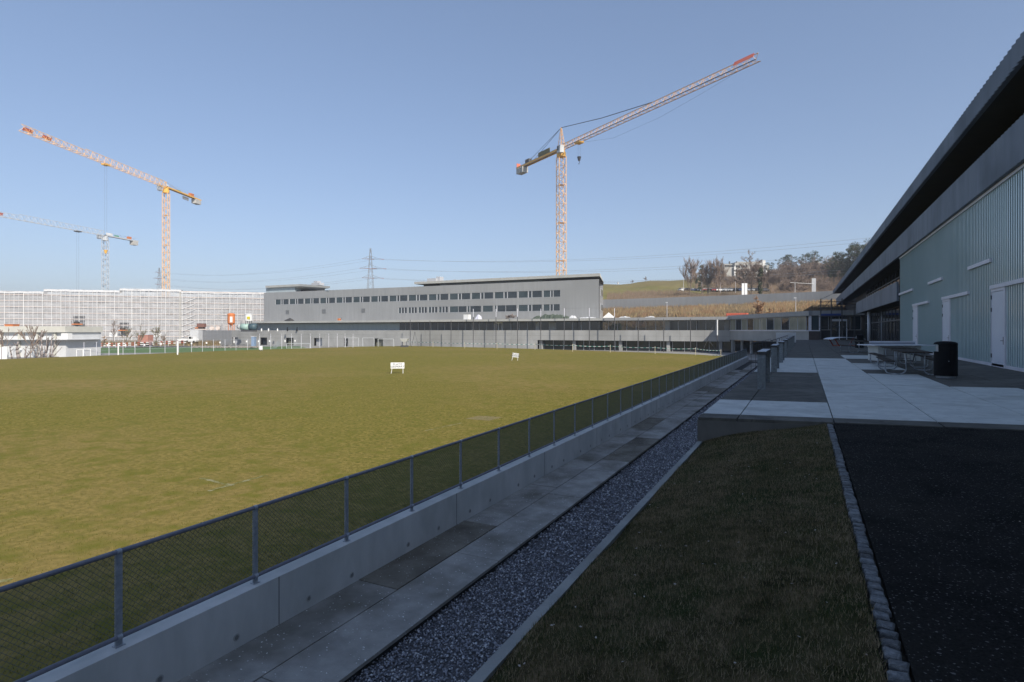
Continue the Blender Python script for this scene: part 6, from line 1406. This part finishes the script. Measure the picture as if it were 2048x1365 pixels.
# white net pole near the right and brace frame
p = P(1434.5,HY,118); p.z=-3.25; t = thing('floodlight_pole', 'white upper pole with dark splayed braces by the bridge building', 'pole', tuple(p)); K = 118/FPX
MB().tube((0,0,0),(0,0,(HY-671)*K+E+3.25),.10,8).build('lower_shaft', m_dkst, t, local=True); MB().tube((0,0,(HY-671)*K+E+3.25),(0,0,(HY-640)*K+E+3.25),.13,8).build('upper_shaft', m_white, t, local=True)
MB().tube((-3.0,0,0),(-.9,0,5.3),.05,5).build('brace', m_dkst, t, local=True); MB().tube((0,0,.3),(-1.6,0,2.6),.05,5).build('brace', m_dkst, t, local=True)
p = P(822,HY,146); p.z=-3.25; t = thing('brace_frame', 'dark triangular brace frame at the left end of the dark net poles', 'frame', tuple(p)); MB().tube((0,0,0),(1.2,0,4.3),.05,5).build('brace', m_dkst, t, local=True); MB().tube((2.4,0,0),(1.2,0,4.3),.04,5).build('brace', m_dkst, t, local=True)

# ---- stakes with striped tape along the field rim
st = [(808,677,692.8),(866,681,695),(929.5,683,697.5),(994,683.5,699),(1070,685.5,700.4),(1145,688,704),(1220.5,690,705.6),(1310,693,708.6),(1391,695,711),(1441.5,699,712.6)]
m_stake = M('pale_stake', (.50,.44,.30), (.58,.52,.38), 2, .8)
m_tapeg = M('tape_green', (.05,.25,.20), rough=.6); prev = None
nums = ['first','second','third','fourth','fifth','sixth','seventh','eighth','ninth','last']
for k, (px, yt, yb) in enumerate(st):
    p = G(px, yb, ZF-.0); z = (E-ZF)*FPX/(yb-HY); h_ = min(1.5, (yb-yt)/FPX*z)
    t = thing('tape_stake', f'{nums[k]} pale wooden stake from the left holding the striped tape', 'stake', tuple(p), 0, 'pale stakes holding striped tape'); MB().tube((0,0,-.4),(0,0,h_),.045,6).build('shaft', m_stake, t, local=True); MB().tube((0,0,h_*.80),(0,0,h_*.86),.06,6).build('tape_knot', m_white, t, local=True)
    if prev is not None:
        a, c = prev, p+Vector((0,0,h_*.83)); tp_ = thing('barrier_tape', f'striped green and white tape span right of the {nums[k-1]} stake', 'tape', tuple(a), 0, 'spans of striped tape'); n = 16
        wb_, gb_ = MB(), MB()
        for i in range(n):
            f0, f1 = i/n, (i+1)/n; q0 = a.lerp(c,f0)-Vector((0,0,.5*f0*(1-f0))); q1 = a.lerp(c,f1)-Vector((0,0,.5*f1*(1-f1))); m_ = wb_ if i % 2 else gb_
            m_.hexa([tuple(v) for v in (q0-Vector((0,0,.05)), q1-Vector((0,0,.05)), q1+Vector((0,.004,-.05)), q0+Vector((0,.004,-.05)), q0+Vector((0,0,.05)), q1+Vector((0,0,.05)), q1+Vector((0,.004,.05)), q0+Vector((0,.004,.05)))])
        wb_.build('white_stripes', m_white, tp_, kind='stuff'); gb_.build('green_stripes', m_tapeg, tp_, kind='stuff')
    prev = p+Vector((0,0,h_*.83))
a = G(1425, 712.4, ZF)+Vector((0,0,.15)); c = P(1500,716,88); tp_ = thing('barrier_tape', 'loose striped tape sagging to the ground at the corner by the mesh fence', 'tape', tuple(a), 0, 'spans of striped tape')
wb_, gb_ = MB(), MB(); c = Vector((-8.6, 92, ZF+.5))
for i in range(14):
    q0 = a.lerp(c,i/14)-Vector((0,0,.3*(i/14)*(1-i/14))); q1 = a.lerp(c,(i+1)/14)-Vector((0,0,.3*((i+1)/14)*(1-(i+1)/14))); (wb_ if i%2 else gb_).tube(q0,q1,.045,4)
wb_.build('white_stripes', m_white, tp_, kind='stuff'); gb_.build('green_stripes', m_tapeg, tp_, kind='stuff')

# ---- two closed-pitch signs on the grass
def field_sign(label, px, pyb, boardw, boardh, leg, rz, tilt=0, txt=True):
    p = G(px, pyb, ZF); t = thing('field_sign', label, 'sign', tuple(p), rz); w = boardw/2
    bd = MB().box(-w,w,-.012,.012,leg,leg+boardh).build('board', m_paper, t, local=True)
    for s_ in (-1, 1): MB().path([(s_*w*.80+( -.10 if s_ < 0 else 0),0,-.1),(s_*w*.80,0.02,leg+.02)], .030, 6).build('leg', m_stake if False else m_white, t, local=True); MB().box(s_*w*.8-.03,s_*w*.8+.03,.013,.05,leg+.03,leg+boardh-.05).build('leg_strut', m_white_metal, t, local=True)
    if txt:
        text_mesh('PLATZ', boardh*.42, m_text, 'lettering', bd, (0,-.024,leg+boardh*.70), (R(90),0,0), sx=1.25); text_mesh('GESPERRT', boardh*.42, m_text, 'lettering', bd, (0,-.024,leg+boardh*.30), (R(90),0,0), sx=1.18)
    t.rotation_euler = (0, tilt, rz); return t
K1 = (E-ZF)/(747.5-HY); field_sign('white closed pitch sign with two lines of lettering in the middle of the field', 795, 747.5, 27*K1, 12*K1, 10*K1, TH+R(8))
K2 = (E-ZF)/(721.5-HY); field_sign('smaller white sign further off, slightly tilted, near the far rim of the field', 1030, 721.5, 13*K2, 8.5*K2, 6.5*K2, TH-R(12), R(6))

# ================================================================== spring haze: one closed box of pale air round everything
hz = MB().box(-4300,4300,-900,6300,-5.0,96).build('haze', None or M('haze_air', (1,1,1)), loc=(0,0,0)); tag(hz, 'thin pale haze in the air over the whole site', 'haze', kind='stuff')
nt = MATS['haze_air'].node_tree; nt.nodes.remove(nt.nodes['Principled BSDF']); pv = nt.nodes.new('ShaderNodeVolumePrincipled'); pv.inputs['Density'].default_value = .00045; pv.inputs['Color'].default_value = (.98,.985,1,1); pv.inputs['Anisotropy'].default_value = .3
nt.links.new(pv.outputs[0], nt.nodes['Material Output'].inputs['Volume'])
